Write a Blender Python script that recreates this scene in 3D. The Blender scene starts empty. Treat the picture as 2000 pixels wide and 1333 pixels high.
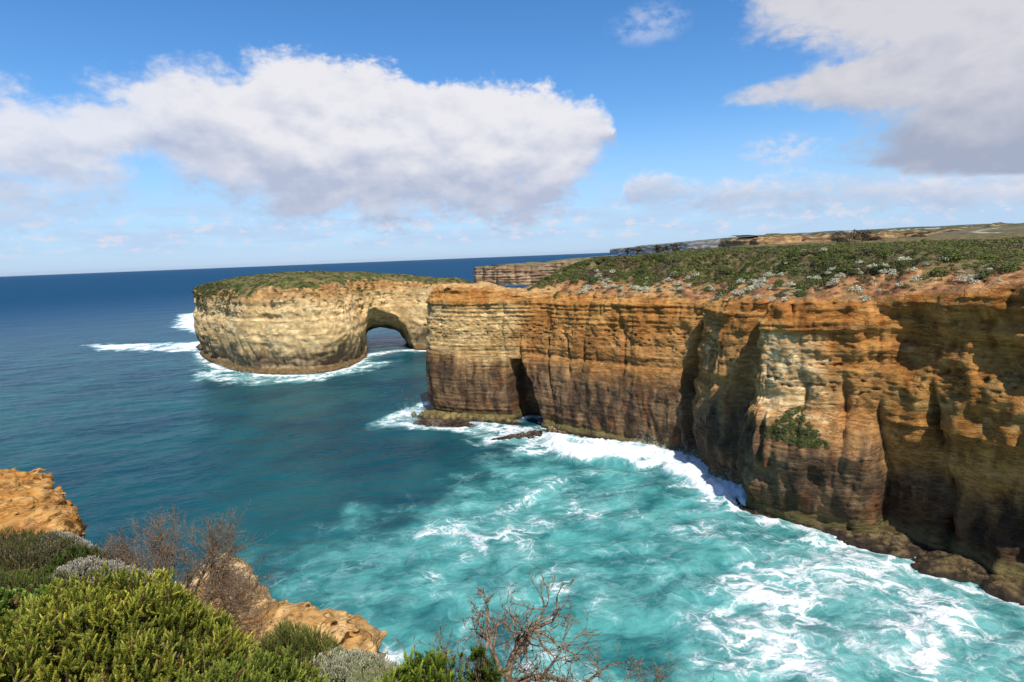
import bpy, math, random
import numpy as np

rng = np.random.default_rng(11)
random.seed(5)
scene = bpy.context.scene
COL = scene.collection

# ------------------------------------------------------------------ noise
def _hash(ix, iy, iz, seed):
    h = (ix.astype(np.uint32) * np.uint32(374761393) + iy.astype(np.uint32) * np.uint32(668265263)
         + iz.astype(np.uint32) * np.uint32(2147483647) + np.uint32((seed * 974711) & 0xffffffff))
    h = (h ^ (h >> np.uint32(13))) * np.uint32(1274126177)
    h = (h ^ (h >> np.uint32(16))) * np.uint32(2246822519)
    return h ^ (h >> np.uint32(15))

_GR = np.array([[1,1,0],[-1,1,0],[1,-1,0],[-1,-1,0],[1,0,1],[-1,0,1],[1,0,-1],[-1,0,-1],
                [0,1,1],[0,-1,1],[0,1,-1],[0,-1,-1],[1,1,0],[-1,1,0],[0,-1,1],[0,-1,-1]], np.float32)

def pn(x, y=0.0, z=0.0, seed=0):
    """gradient noise, about -1..1"""
    x, y, z = np.broadcast_arrays(np.asarray(x, np.float32), np.asarray(y, np.float32), np.asarray(z, np.float32))
    fx, fy, fz = np.floor(x), np.floor(y), np.floor(z)
    ix, iy, iz = fx.astype(np.int32), fy.astype(np.int32), fz.astype(np.int32)
    dx, dy, dz = x - fx, y - fy, z - fz
    u = dx * dx * dx * (dx * (dx * 6 - 15) + 10)
    v = dy * dy * dy * (dy * (dy * 6 - 15) + 10)
    w = dz * dz * dz * (dz * (dz * 6 - 15) + 10)
    def g(a, b, c):
        k = _GR[(_hash(ix + a, iy + b, iz + c, seed) & np.uint32(15))]
        return k[..., 0] * (dx - a) + k[..., 1] * (dy - b) + k[..., 2] * (dz - c)
    x00 = g(0,0,0) * (1 - u) + g(1,0,0) * u
    x10 = g(0,1,0) * (1 - u) + g(1,1,0) * u
    x01 = g(0,0,1) * (1 - u) + g(1,0,1) * u
    x11 = g(0,1,1) * (1 - u) + g(1,1,1) * u
    return (x00 * (1 - v) + x10 * v) * (1 - w) + (x01 * (1 - v) + x11 * v) * w

def fbm(x, y=0.0, z=0.0, o=4, seed=0, gain=0.5):
    r, a, f = 0.0, 1.0, 1.0
    for k in range(o):
        r = r + a * pn(np.asarray(x) * f, np.asarray(y) * f, np.asarray(z) * f, seed + k * 17)
        a *= gain; f *= 2.03
    return r

def ridged(x, y=0.0, z=0.0, o=3, seed=0):
    r, a, f, t = 0.0, 1.0, 1.0, 0.0
    for k in range(o):
        r = r + a * (1 - np.abs(pn(np.asarray(x) * f, np.asarray(y) * f, np.asarray(z) * f, seed + k * 17)) * 1.6)
        t += a; a *= 0.5; f *= 2.03
    return r / t

def sst(a, b, x):
    t = np.clip((np.asarray(x, float) - a) / (b - a), 0, 1)
    return t * t * (3 - 2 * t)

def lerp(a, b, t):
    return a + (b - a) * t

def cmix(a, b, t):
    a = np.asarray(a, float); b = np.asarray(b, float)
    t = np.clip(t, 0, 1)[..., None]
    return a * (1 - t) + b * t

# ------------------------------------------------------------------ mesh helpers
def mesh_np(name, V, Fq, col=None, extra=None, mat=None, smooth=True, parent=None, link=True):
    """V (n,3), Fq (m,k) one polygon size"""
    V = np.ascontiguousarray(V, np.float32).reshape(-1, 3)
    Fq = np.ascontiguousarray(Fq, np.int32)
    me = bpy.data.meshes.new(name)
    me.vertices.add(len(V)); me.vertices.foreach_set('co', V.ravel())
    m, k = Fq.shape
    me.loops.add(m * k); me.loops.foreach_set('vertex_index', Fq.ravel())
    me.polygons.add(m)
    me.polygons.foreach_set('loop_start', np.arange(0, m * k, k, dtype=np.int32))
    if smooth:
        me.polygons.foreach_set('use_smooth', np.ones(m, bool))
    me.update(calc_edges=True)
    if col is not None:
        c = np.ones((len(V), 4), np.float32); c[:, :3] = np.clip(np.asarray(col).reshape(-1, 3), 0, 1)
        at = me.attributes.new('col', 'FLOAT_COLOR', 'POINT'); at.data.foreach_set('color', c.ravel())
    for kx, arr in (extra or {}).items():
        at = me.attributes.new(kx, 'FLOAT', 'POINT'); at.data.foreach_set('value', np.ascontiguousarray(arr, np.float32).ravel())
    if mat:
        me.materials.append(mat)
    o = bpy.data.objects.new(name, me)
    if link: COL.objects.link(o)
    if parent: o.parent = parent
    return o

def grid_faces(nu, nv, closed_u=False):
    i = np.arange(nu if closed_u else nu - 1)[:, None]; j = np.arange(nv - 1)[None, :]
    i2 = (i + 1) % nu
    return np.stack([i * nv + j, i2 * nv + j, i2 * nv + j + 1, i * nv + j + 1], -1).reshape(-1, 4)

def tag(o, label=None, cat=None, group=None, kind=None):
    if label: o['label'] = label
    if cat: o['category'] = cat
    if group: o['group'] = group
    if kind: o['kind'] = kind
    return o

def empty(name, loc=(0, 0, 0)):
    o = bpy.data.objects.new(name, None); COL.objects.link(o); o.location = loc
    o.empty_display_size = 0.2
    return o

def gauss1(a, sig):
    n = int(max(1, math.ceil(sig * 3))); k = np.exp(-0.5 * (np.arange(-n, n + 1) / sig) ** 2); k /= k.sum()
    a = np.asarray(a, float)
    if a.ndim == 1: a = a[:, None]; sq = True
    else: sq = False
    p = np.concatenate([np.repeat(a[:1], n, 0), a, np.repeat(a[-1:], n, 0)])
    r = np.stack([np.convolve(p[:, c], k, 'valid') for c in range(a.shape[1])], 1)
    return r[:, 0] if sq else r

def polyline(pts, step, sig=0):
    pts = np.asarray(pts, float)
    d = np.r_[0, np.cumsum(np.hypot(*np.diff(pts, axis=0).T))]
    n = int(d[-1] / step) + 1
    s = np.linspace(0, d[-1], n)
    P = np.stack([np.interp(s, d, pts[:, 0]), np.interp(s, d, pts[:, 1])], 1)
    if sig: P = gauss1(P, sig / step)
    s = np.r_[0, np.cumsum(np.hypot(*np.diff(P, axis=0).T))]
    return P, s

def line_normals(P, sig_n):
    T = np.gradient(P, axis=0)
    if sig_n: T = gauss1(T, sig_n)
    T /= np.linalg.norm(T, axis=1)[:, None] + 1e-9
    return np.stack([T[:, 1], -T[:, 0]], 1)      # to the right of travel

def nearest_on(P, Q):
    """distance and index of nearest polyline vertex for the points Q"""
    Q = np.asarray(Q, np.float32).reshape(-1, 2); P = np.asarray(P, np.float32)
    D = np.empty(len(Q), np.float32); I = np.empty(len(Q), np.int32)
    for a in range(0, len(Q), 20000):
        q = Q[a:a + 20000]
        d2 = (q[:, 0:1] - P[None, :, 0]) ** 2 + (q[:, 1:2] - P[None, :, 1]) ** 2
        k = d2.argmin(1); I[a:a + 20000] = k; D[a:a + 20000] = np.sqrt(d2[np.arange(len(q)), k])
    return D, I

def in_poly(P, Q):
    Q = np.asarray(Q, float).reshape(-1, 2); r = np.zeros(len(Q), bool); n = len(P)
    for k in range(n):
        x1, y1 = P[k]; x2, y2 = P[(k + 1) % n]
        if y1 == y2: continue
        c = ((y1 > Q[:, 1]) != (y2 > Q[:, 1])) & (Q[:, 0] < (x2 - x1) * (Q[:, 1] - y1) / (y2 - y1) + x1)
        r ^= c
    return r

def sdist(poly, Q, step=0.5, sig=0.0):
    """signed distance to a closed polygon, negative inside"""
    pts = np.asarray(list(poly) + [poly[0]], float)
    P, _ = polyline(pts, step, 0)
    d, _ = nearest_on(P, Q)
    return np.where(in_poly(np.asarray(poly, float), Q), -d, d)

def surface_nets(f, org, h):
    """f negative inside; returns verts and quads"""
    s = f < 0
    nx, ny, nz = f.shape
    c = np.zeros((nx - 1, ny - 1, nz - 1), np.int8)
    for a in (0, 1):
        for b in (0, 1):
            for d in (0, 1):
                c += s[a:nx - 1 + a, b:ny - 1 + b, d:nz - 1 + d]
    act = (c > 0) & (c < 8)
    idx = -np.ones(act.shape, np.int32); n = int(act.sum()); idx[act] = np.arange(n)
    I = np.argwhere(act)
    acc = np.zeros((n, 3), np.float32); cnt = np.zeros(n, np.float32)
    cor = [(a, b, d) for a in (0, 1) for b in (0, 1) for d in (0, 1)]
    val = {k: f[I[:, 0] + k[0], I[:, 1] + k[1], I[:, 2] + k[2]] for k in cor}
    for k in cor:
        for ax in range(3):
            if k[ax] == 0:
                k2 = list(k); k2[ax] = 1; k2 = tuple(k2)
                v0, v1 = val[k], val[k2]
                m = (v0 < 0) != (v1 < 0)
                t = np.where(m, v0 / np.where(m, v0 - v1, 1), 0)
                p = np.tile(np.array(k, np.float32), (n, 1)); p[:, ax] = t
                acc[m] += p[m]; cnt[m] += 1
    V = (I + acc / cnt[:, None]) * h + np.asarray(org)
    Q = []
    for ax in range(3):
        o1, o2 = [(1, 2), (2, 0), (0, 1)][ax]
        sl0 = [slice(None)] * 3; sl1 = [slice(None)] * 3
        sl0[ax] = slice(0, -1); sl1[ax] = slice(1, None)
        e = s[tuple(sl0)] != s[tuple(sl1)]
        E = np.argwhere(e)
        lim = np.array(act.shape)
        ok = (E[:, o1] >= 1) & (E[:, o2] >= 1) & (E[:, o1] < lim[o1]) & (E[:, o2] < lim[o2]) & (E[:, ax] < lim[ax])
        E = E[ok]
        def cell(d1, d2):
            q = E.copy(); q[:, o1] -= d1; q[:, o2] -= d2
            return idx[q[:, 0], q[:, 1], q[:, 2]]
        quad = np.stack([cell(1, 1), cell(0, 1), cell(0, 0), cell(1, 0)], 1)
        inside = s[E[:, 0], E[:, 1], E[:, 2]]
        quad[~inside] = quad[~inside][:, ::-1]
        Q.append(quad)
    Q = np.concatenate(Q); Q = Q[(Q >= 0).all(1)]
    return V, Q

def vnormals(V, Fq):
    a = V[Fq[:, 2]] - V[Fq[:, 0]]; b = V[Fq[:, 3 if Fq.shape[1] > 3 else 1]] - V[Fq[:, 1 if Fq.shape[1] > 3 else 0]]
    n = np.cross(a, b); N = np.zeros_like(V)
    for k in range(Fq.shape[1]):
        np.add.at(N, Fq[:, k], n)
    return N / (np.linalg.norm(N, axis=1)[:, None] + 1e-9)

# ------------------------------------------------------------------ node helpers
class NG:
    def __init__(self, nt):
        self.nt = nt; self.L = nt.links
    def new(self, t, **kw):
        n = self.nt.nodes.new(t)
        for k, v in kw.items(): setattr(n, k, v)
        return n
    def put(self, sock, v):
        if v is None: return
        if isinstance(v, bpy.types.NodeSocket): self.L.new(v, sock)
        else:
            try: sock.default_value = v
            except Exception: sock.default_value = (*v, 1.0)
    def m(self, op, a, b=None, c=None, clamp=False):
        n = self.new('ShaderNodeMath', operation=op, use_clamp=clamp)
        self.put(n.inputs[0], a); self.put(n.inputs[1], b); self.put(n.inputs[2], c)
        return n.outputs[0]
    def add(self, a, b): return self.m('ADD', a, b)
    def sub(self, a, b): return self.m('SUBTRACT', a, b)
    def mul(self, a, b): return self.m('MULTIPLY', a, b)
    def mn(self, a, b): return self.m('MINIMUM', a, b)
    def mx(self, a, b): return self.m('MAXIMUM', a, b)
    def ss(self, x, a, b, lo=0.0, hi=1.0):
        n = self.new('ShaderNodeMapRange', interpolation_type='SMOOTHSTEP', clamp=True)
        for i, v in enumerate((x, a, b, lo, hi)): self.put(n.inputs[i], v)
        return n.outputs[0]
    def lin(self, x, a, b, lo=0.0, hi=1.0):
        n = self.new('ShaderNodeMapRange', interpolation_type='LINEAR', clamp=True)
        for i, v in enumerate((x, a, b, lo, hi)): self.put(n.inputs[i], v)
        return n.outputs[0]
    def noise(self, vec, scale=1.0, detail=4.0, rough=0.5, dist=0.0, typ=None, color=False, lac=2.0):
        n = self.new('ShaderNodeTexNoise'); n.noise_dimensions = '3D'
        if typ: n.noise_type = typ
        self.put(n.inputs['Vector'], vec); self.put(n.inputs['Scale'], scale); self.put(n.inputs['Detail'], detail)
        self.put(n.inputs['Roughness'], rough); self.put(n.inputs['Distortion'], dist); self.put(n.inputs['Lacunarity'], lac)
        return n.outputs['Color' if color else 'Fac']
    def vm(self, op, a, b=None, scale=None):
        n = self.new('ShaderNodeVectorMath', operation=op)
        self.put(n.inputs[0], a)
        if b is not None: self.put(n.inputs[1], b)
        if scale is not None: self.put(n.inputs['Scale'], scale)
        return n.outputs[0]
    def mix(self, f, a, b, blend='MIX'):
        n = self.new('ShaderNodeMix', data_type='RGBA', blend_type=blend)
        self.put(n.inputs[0], f); self.put(n.inputs[6], a); self.put(n.inputs[7], b)
        return n.outputs[2]
    def attr(self, name, out='Color'):
        n = self.new('ShaderNodeAttribute'); n.attribute_name = name
        return n.outputs[out]
    def obj(self):
        return self.new('ShaderNodeTexCoord').outputs['Object']
    def xyz(self, v):
        n = self.new('ShaderNodeSeparateXYZ'); self.put(n.inputs[0], v); return n.outputs
    def comb(self, x, y, z):
        n = self.new('ShaderNodeCombineXYZ')
        for i, v in enumerate((x, y, z)): self.put(n.inputs[i], v)
        return n.outputs[0]
    def bump(self, h, strength=0.5, dist=0.1, normal=None):
        n = self.new('ShaderNodeBump'); self.put(n.inputs['Height'], h)
        n.inputs['Strength'].default_value = strength; n.inputs['Distance'].default_value = dist
        if normal is not None: self.put(n.inputs['Normal'], normal)
        return n.outputs[0]
    def curve(self, x, pts):
        """float curve through pts (x, y); any range"""
        xs = [p[0] for p in pts]; ys = [p[1] for p in pts]
        x0, x1, y0, y1 = min(xs), max(xs), min(ys), max(ys)
        n = self.new('ShaderNodeFloatCurve'); c = n.mapping.curves[0]
        q = [((a - x0) / (x1 - x0), (b - y0) / (y1 - y0)) for a, b in pts]
        while len(c.points) < len(q): c.points.new(0.5, 0.5)
        for p, (a, b) in zip(c.points, q): p.location = (a, b); p.handle_type = 'AUTO_CLAMPED'
        n.mapping.update()
        self.put(n.inputs['Value'], self.lin(x, x0, x1))
        return self.m('MULTIPLY_ADD', n.outputs[0], y1 - y0, y0)

def material(name):
    m = bpy.data.materials.new(name); m.use_nodes = True
    g = NG(m.node_tree)
    b = m.node_tree.nodes['Principled BSDF']
    return m, g, b
# ------------------------------------------------------------------ materials
def rock_material(name, fine=3.0, bump=0.6, bdist=0.35, rough=0.95, beds=1.6):
    m, g, b = material(name)
    P = g.obj()
    x, y, z = g.xyz(P)
    col = g.attr('col')
    n1 = g.noise(P, fine * 0.35, 6, 0.62)
    n2 = g.noise(P, fine * 1.6, 5, 0.65)
    Ps = g.comb(g.mul(x, 0.22), g.mul(y, 0.22), g.mul(z, beds))
    bed = g.noise(Ps, 1.0, 6, 0.62, 0.3)
    w_ = g.vm('SCALE', g.vm('SUBTRACT', g.noise(P, fine * .5, 2, .5, color=True), (.5, .5, .5)), scale=.9 / fine)
    vo = g.new('ShaderNodeTexVoronoi', feature='DISTANCE_TO_EDGE'); xx, yy, zz = g.xyz(g.vm('ADD', P, w_))
    g.put(vo.inputs['Vector'], g.comb(g.mul(xx, .55), g.mul(yy, .55), g.mul(zz, 1.9))); vo.inputs['Scale'].default_value = fine * .42
    crk = g.mul(g.ss(vo.outputs['Distance'], 0.0, 0.07, 1.0, 0.0), g.ss(g.noise(P, fine * .13, 3, .6), .47, .60))
    pit = g.ss(g.noise(P, fine * 0.8, 3, 0.6), 0.60, 0.70)
    k = g.add(g.mul(n1, 0.9), g.add(g.mul(n2, 0.55), g.mul(bed, 0.7)))
    k = g.mul(g.lin(k, 0.66, 1.50, 0.48, 1.50), g.m('MULTIPLY_ADD', crk, -0.28, 1.0))
    c = g.mix(1.0, col, g.comb(k, k, k), 'MULTIPLY')
    bl = g.mul(g.ss(g.m('ABSOLUTE', g.sub(bed, 0.5)), 0.0, 0.035, 1.0, 0.0), g.ss(g.noise(P, fine * .2, 3, .6), .42, .58))
    c = g.mix(g.mul(bl, .38), c, g.mix(1.0, c, (.34, .27, .22, 1), 'MULTIPLY'))
    g.put(b.inputs['Base Color'], c)
    g.put(b.inputs['Roughness'], rough); b.inputs['Specular IOR Level'].default_value = 0.15
    h = g.add(g.mul(n1, 0.8), g.add(g.mul(n2, 0.35), g.mul(bed, 1.1)))
    h = g.sub(h, g.mul(bl, .5))
    h = g.sub(h, g.add(g.mul(pit, 0.35), g.mul(crk, 0.35)))
    g.put(b.inputs['Normal'], g.bump(h, bump, bdist))
    return m

def leaf_material(name, rough=0.55, trans=0.25, spec=0.35):
    m, g, b = material(name)
    col = g.attr('col')
    g.put(b.inputs['Base Color'], col)
    b.inputs['Roughness'].default_value = rough; b.inputs['Specular IOR Level'].default_value = spec
    if trans:
        t = g.new('ShaderNodeBsdfTranslucent'); g.put(t.inputs['Color'], g.mix(1.0, col, (1.0, 0.95, 0.45, 1), 'MULTIPLY'))
        mx = g.new('ShaderNodeMixShader'); mx.inputs[0].default_value = trans
        out = m.node_tree.nodes['Material Output']
        g.L.new(b.outputs[0], mx.inputs[1]); g.L.new(t.outputs[0], mx.inputs[2]); g.L.new(mx.outputs[0], out.inputs['Surface'])
    return m

M_CLIFF = rock_material('sandstone', 2.2, 0.75, 0.5)
M_ISLE = rock_material('limestone', 1.3, 0.6, 0.5, beds=.8)
M_FAR = rock_material('far_rock', 0.5, 0.6, 1.5, beds=0.5)
M_ROCK = rock_material('near_rock', 11.0, 1.0, 0.06, beds=6.0)
M_LEAF = leaf_material('leaf', .6, .38, .22)
M_SCRUB = leaf_material('scrub_leaf', 0.7, 0.15, 0.2)
M_SILVER = leaf_material('silver_leaf', 0.9, 0.10, 0.1)

def wood_material():
    m, g, b = material('dead_wood')
    P = g.obj()
    n = g.noise(P, 30, 5, 0.65)
    c = g.mix(g.ss(n, 0.35, 0.65), (0.075, 0.045, 0.028, 1), (0.30, 0.225, 0.155, 1))
    g.put(b.inputs['Base Color'], g.mix(1.0, c, g.attr('col'), 'MULTIPLY'))
    b.inputs['Roughness'].default_value = 0.9; b.inputs['Specular IOR Level'].default_value = 0.1
    g.put(b.inputs['Normal'], g.bump(g.noise(P, 60, 3, 0.6), 0.5, 0.004))
    return m
M_WOOD = wood_material()

def soil_material():
    m, g, b = material('bluff_soil')
    P = g.obj()
    n = g.noise(P, 3, 6, 0.65); n2 = g.noise(P, 25, 4, 0.6)
    c = g.mix(g.ss(n, 0.35, 0.65), (0.07, 0.05, 0.028, 1), (0.19, 0.12, 0.06, 1))
    g.put(b.inputs['Base Color'], c); b.inputs['Roughness'].default_value = 1.0
    g.put(b.inputs['Normal'], g.bump(n2, 0.6, 0.03))
    return m
M_SOIL = soil_material()
# ------------------------------------------------------------------ headland: sea cliff + soil cap
HL = [(330,520),(250,430),(165,350),(105,285),(62,228),(36,196),(17,179),(4,170.5),(-6,167),(-16,166),(-23,164.5),(-25.2,161.5),
      (-23.5,158),(-18,154.6),(-10,152.3),(-3,150.3),(1.5,148.6),(5.5,145),(9,141),(14,136.2),(23,129),(32,121.6),(35.0,118.8),
      (37.0,115.8),(37.3,112.6),(36.7,108.6),(37.0,105),(39.4,101.4),(40.9,98.2),(39.6,94.8),(37.9,92.0),(38.6,89.4),(42.6,86.2),
      (47.6,82.9),(50.6,80.5),(53.2,78.8),(56.4,77.2),(58.0,75.0),(59.4,72.2),(61.0,69.2),(63.0,65.4),(66,60.4),(70,54.4),(76.4,46.8),(85,39),(97,28),(120,10)]
hP, hS = polyline(HL, 0.24, 0.55)
hN = line_normals(hP, 2.2 / 0.24)
def s_at(x, y):
    return hS[nearest_on(hP, [[x, y]])[1][0]]
S_BACK, S_TIPL, S_TIP = s_at(4,170.5), s_at(-25.2,161.5), s_at(-10,152.3)
S_CAVE, S_W1, S_W2 = s_at(3.2,147.4), s_at(14,136.2), s_at(32,121.6)
S_FIS, S_B1, S_REC, S_PL = s_at(37.0,115.8), s_at(36.7,108.6), s_at(40.9,98.2), s_at(38.6,89.4)
S_PC, S_CO, S_R1, S_R2 = s_at(42.6,86.2), s_at(52.2,80.0), s_at(58.2,75.8), s_at(63.2,65.4)
keep = (hS > s_at(165,350))
# rim height along the coast
rim_pts = [(s_at(165,350),36),(s_at(62,228),36),(S_BACK,35.5),(S_TIPL,35.6),(s_at(-20,155.6),36.6),(S_TIP,36.4),(S_CAVE,34.2),(S_W1,34.4),(s_at(23,129),34.4),(S_W2,34.0),
           (S_FIS,33.8),(S_B1,34.6),(S_REC,34.6),(S_PL,35.2),(S_PC,35.6),(S_CO,36.4),(S_R1,37.4),(S_R2,39.0),(s_at(77,47.5),39.5),(hS[-1],39.5)]
hR = np.interp(hS, [p[0] for p in rim_pts], [p[1] for p in rim_pts])
hR = hR + 0.95 * fbm(hS / 9, 3.1, 0, 3, 5) + 0.35 * fbm(hS / 1.7, 9.1, 0, 2, 6)

# profile of each stretch: outward offset by height
PRF = {
 'tip':  ([-3,0.5,1.6,3,6,12,20,25,26,30,33.5,35,38,41], [0.4,0.2,-1.2,-0.5,0,0.3,0.0,-0.4,-0.2,-1.0,-0.9,-1.8,-3.6,-6]),
 'mid':  ([-3,0.5,2,4,8,14,18.4,19.2,21,26,30,33,36,41],   [0.2,-.2,-1.0,-.3,.3,.2,-.5,-1.3,-1.1,-2.0,-2.6,-3.4,-4.6,-7]),
 'prom': ([-3,1,3,5,8,11,13.6,14.6,16.0,20.2,23,29,31.4,31.8,34,36,41], [-.4,-1.2,-1.0,.2,.9,1.6,1.9,1.5,.5,-2.3,-2.1,-2.2,-2.3,-2.2,-2.6,-3.4,-7]),
 'rec':  ([-3,1,3,8,13,17,18.6,19,23,28,31.5,33,34.5,36.4,38,39.5,41], [-1.8,-2.4,-3.6,-3.2,-2.2,-1.2,-0.6,0.4,-0.2,-1.2,-1.9,-1.5,-1.7,-0.8,-1.1,-2.1,-4]),
}
def headland_offset(s, z):
    wz = {k: np.interp(z, *PRF[k]) for k in PRF}
    a = sst(S_CAVE - 3, S_CAVE + 5, s)
    b = sst(S_REC - 2, S_PL + 1.0, s)
    c = sst(S_CO - 0.5, S_CO + 3.5, s)
    base = lerp(lerp(lerp(wz['tip'], wz['mid'], a), wz['prom'], b), wz['rec'], c)
    # buttresses and joints
    wrp = s + 1.5 * fbm(s / 11, z / 16, 0, 2, 31)
    bt = 1.25 * fbm(wrp / 9.0, z / 60, 0, 3, 41)
    jn = pn(wrp / 6.5, z / 70, 4.2, 43)
    joint = -1.5 * np.exp(-(np.abs(jn) / 0.055)) * sst(-0.25, 0.35, fbm(s / 14, z / 12, 2, 2, 45))
    joint = joint * (1 + 1.2 * sst(S_CO + 2, S_CO + 6, s))
    jn2 = pn(wrp / 2.6, z / 30, 1.2, 47)
    joint += -0.5 * np.exp(-(np.abs(jn2) / 0.09)) * sst(0.0, 0.4, fbm(s / 9, z / 7, 5, 2, 48))
    bt = bt * (1 + 1.0 * sst(S_CO, S_CO + 6, s)) + sst(S_CO, S_CO + 5, s) * 1.3 * fbm(s / 4.5, z / 6.5, 5, 3, 49)
    calm = 1 - 0.65 * (1 - sst(S_CAVE - 4, S_CAVE + 1, s)) * sst(S_TIPL - 6, S_TIPL + 2, s)
    off = base + calm * (bt + joint)
    # bedding: ledges and slots, stronger upward
    zz = z + 0.9 * fbm(s / 38, 7.7, 0, 2, 51) + 0.12 * fbm(s / 3, z / 3, 0, 2, 52)
    up = 0.22 + 0.55 * sst(24, 32, z) + 0.18 * sst(17.5, 19.5, z) * (1 - sst(20.5, 22, z))
    lam = np.tanh(2.6 * pn(zz * 0.55, 0.5, 0.5, 53)) * 0.55 + np.tanh(3 * pn(zz * 1.5, s / 45, 3.5, 54)) * 0.42 + pn(zz * 3.6, s / 14, 1.5, 55) * 0.34
    off += up * lam * (0.65 + 0.6 * fbm(s / 6, z / 5, 0, 2, 56))
    slot = np.exp(-((np.abs(pn(zz * 0.8, s / 60, 8.5, 57))) / 0.05)) * sst(-0.1, 0.3, pn(s / 9, z / 4, 2.5, 58))
    off -= 0.55 * up * slot
    # broken blocks, pitting, flutes
    off += 0.65 * fbm(s / 3.2, z / 2.6, 0.3, 4, 61) * (0.55 + 0.6 * sst(16, 30, z)) * (0.45 + 0.55 * calm)
    pits = np.clip(pn(s / 0.75, z / 0.55, 0.1, 63) - 0.16, 0, 1) * 1.7
    band = sst(21.5, 23.5, z + 1.4 * pn(s / 5, 0.2, 0.3, 65)) * (1 - sst(27, 28.5, z)) * (0.35 + 0.65 * sst(-0.1, 0.25, pn(s / 6, z / 4, 9, 66)))
    off -= pits * band
    off += 0.42 * fbm(s / 2.4 + 0.5 * pn(s / 4, z / 6, 0, 68), z / 13, 0, 4, 67) * (1 - sst(12, 17, z)) * sst(2, 4, z)
    # cave slot at the point
    hw = np.interp(z, [0, 6, 12, 17.5], [4.4, 4.2, 3.3, 1.7]); cx = np.interp(z, [0, 6, 12, 17.5], [S_CAVE + .3, S_CAVE - .2, S_CAVE - 1.3, S_CAVE - 2.6])
    cv = (1 - sst(0.75, 1.15, np.abs(s - cx) / hw + 0.1 * fbm(s, z / 3, 0, 2, 70))) * (1 - sst(17.0, 17.8, z))
    off -= 8.0 * cv
    # deep cleft beside the first buttress
    hw = np.interp(z, [0, 8, 18, 27, 32, 35], [1.0, 1.6, 2.4, 1.6, 0.8, 0.3]); cx = S_FIS + np.interp(z, [0, 8, 18, 34], [0.4, -0.2, -0.6, 0.6])
    off -= 4.2 * (1 - sst(0.4, 1.25, np.abs(s - cx) / hw)) * sst(1, 4, z)
    hw = np.interp(z, [0, 10, 20, 31, 35], [2.2, 3.0, 2.6, 1.7, .8]); cx = S_REC - 0.4
    off -= 2.6 * (1 - sst(0.3, 1.2, np.abs(s - cx) / hw)) * sst(3, 7, z)
    # twin pilasters under the pale face
    for ds in (-0.2, 1.5):
        off += 1.3 * np.exp(-((s - (S_PL + 1.2 + ds)) / 0.5) ** 2) * sst(8.5, 10, z) * (1 - sst(17.8, 18.6, z))
    # grassy bench is only in the middle of the promontory
    off -= 1.5 * (1 - sst(S_PL + 2.5, S_PL + 5, s)) * sst(S_REC, S_PL, s) * sst(6, 9, z) * (1 - sst(15, 18, z))
    # hollow scoops in the lower bulge, drip-stone hem on its right
    off -= 1.1 * np.exp(-(((s - S_PC - 4.5) / 1.1) ** 2 + ((z - 9.5) / 1.8) ** 2))
    off += 1.0 * np.exp(-((np.abs(s - (S_CO + 4.5) - 1.0 * np.sin((s - S_CO) * 3.2)) / 2.6) ** 2)) * (0.5 + 0.5 * np.sin(s * 5.2)) * sst(4, 6, z) * (1 - sst(9.5, 10.5, z))
    return off

# ---- cap height
zp_x = [-40,-24,-19,-13,-8,-1,4,8,13,19,26,40,70,120,250,400]
zp_z = [36.4,37.4,38.9,40.3,38.9,36.0,35.5,37.0,40.4,42.4,43.3,43.6,43.5,44.0,45.0,46]
def plateau(x, y):
    z = np.interp(x, zp_x, zp_z)
    z = z - 2.2 * (1 - sst(75, 96, y)) * sst(40, 55, x) + 1.7 * sst(120, 260, np.hypot(x, y) * sst(30, 60, x))
    return z + 0.45 * fbm(x / 14, y / 14, 0, 3, 81)
def cap_height(x, y, d, s):
    """d metres inland of the rim at coast position s"""
    zr = np.interp(s, hS, hR)
    zp = plateau(x, y)
    sl = 0.44 + 0.25 * fbm(x / 9, y / 9, 1, 3, 83)
    gul = 0.55 * (1 - ridged(s / 4.2 + 0.5 * fbm(x / 6, y / 6, 0, 2, 84), d / 30, 0, 2, 85))
    h = zr + 0.35 * sst(0, 0.8, d) + d * np.clip(sl, 0.15, 0.9) - gul * sst(0.5, 3, d) * (1 - sst(9, 15, d))
    k = 0.9
    q = np.clip(0.5 + 0.5 * (zp - h) / k, 0, 1)
    h = zp * (1 - q) + h * q - k * q * (1 - q)
    return h + 0.16 * fbm(x / 1.3, y / 1.3, 0, 3, 86)

sel = np.where(keep)[0]
sS, sP, sN, sR = hS[sel], hP[sel], hN[sel], hR[sel]
NZ = 218
CAPD = np.r_[0.12, 0.3, 0.55, 0.85, 1.2, 1.6, 2.0, 2.5, 3.0, 3.6, 4.2, 4.9, 5.6, 6.4]
v = np.linspace(0, 1, NZ)
Z = -2.5 + v[None, :] * (sR[:, None] + 2.5)
S2 = np.repeat(sS[:, None], NZ, 1)
OFF = headland_offset(S2, Z)
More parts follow.
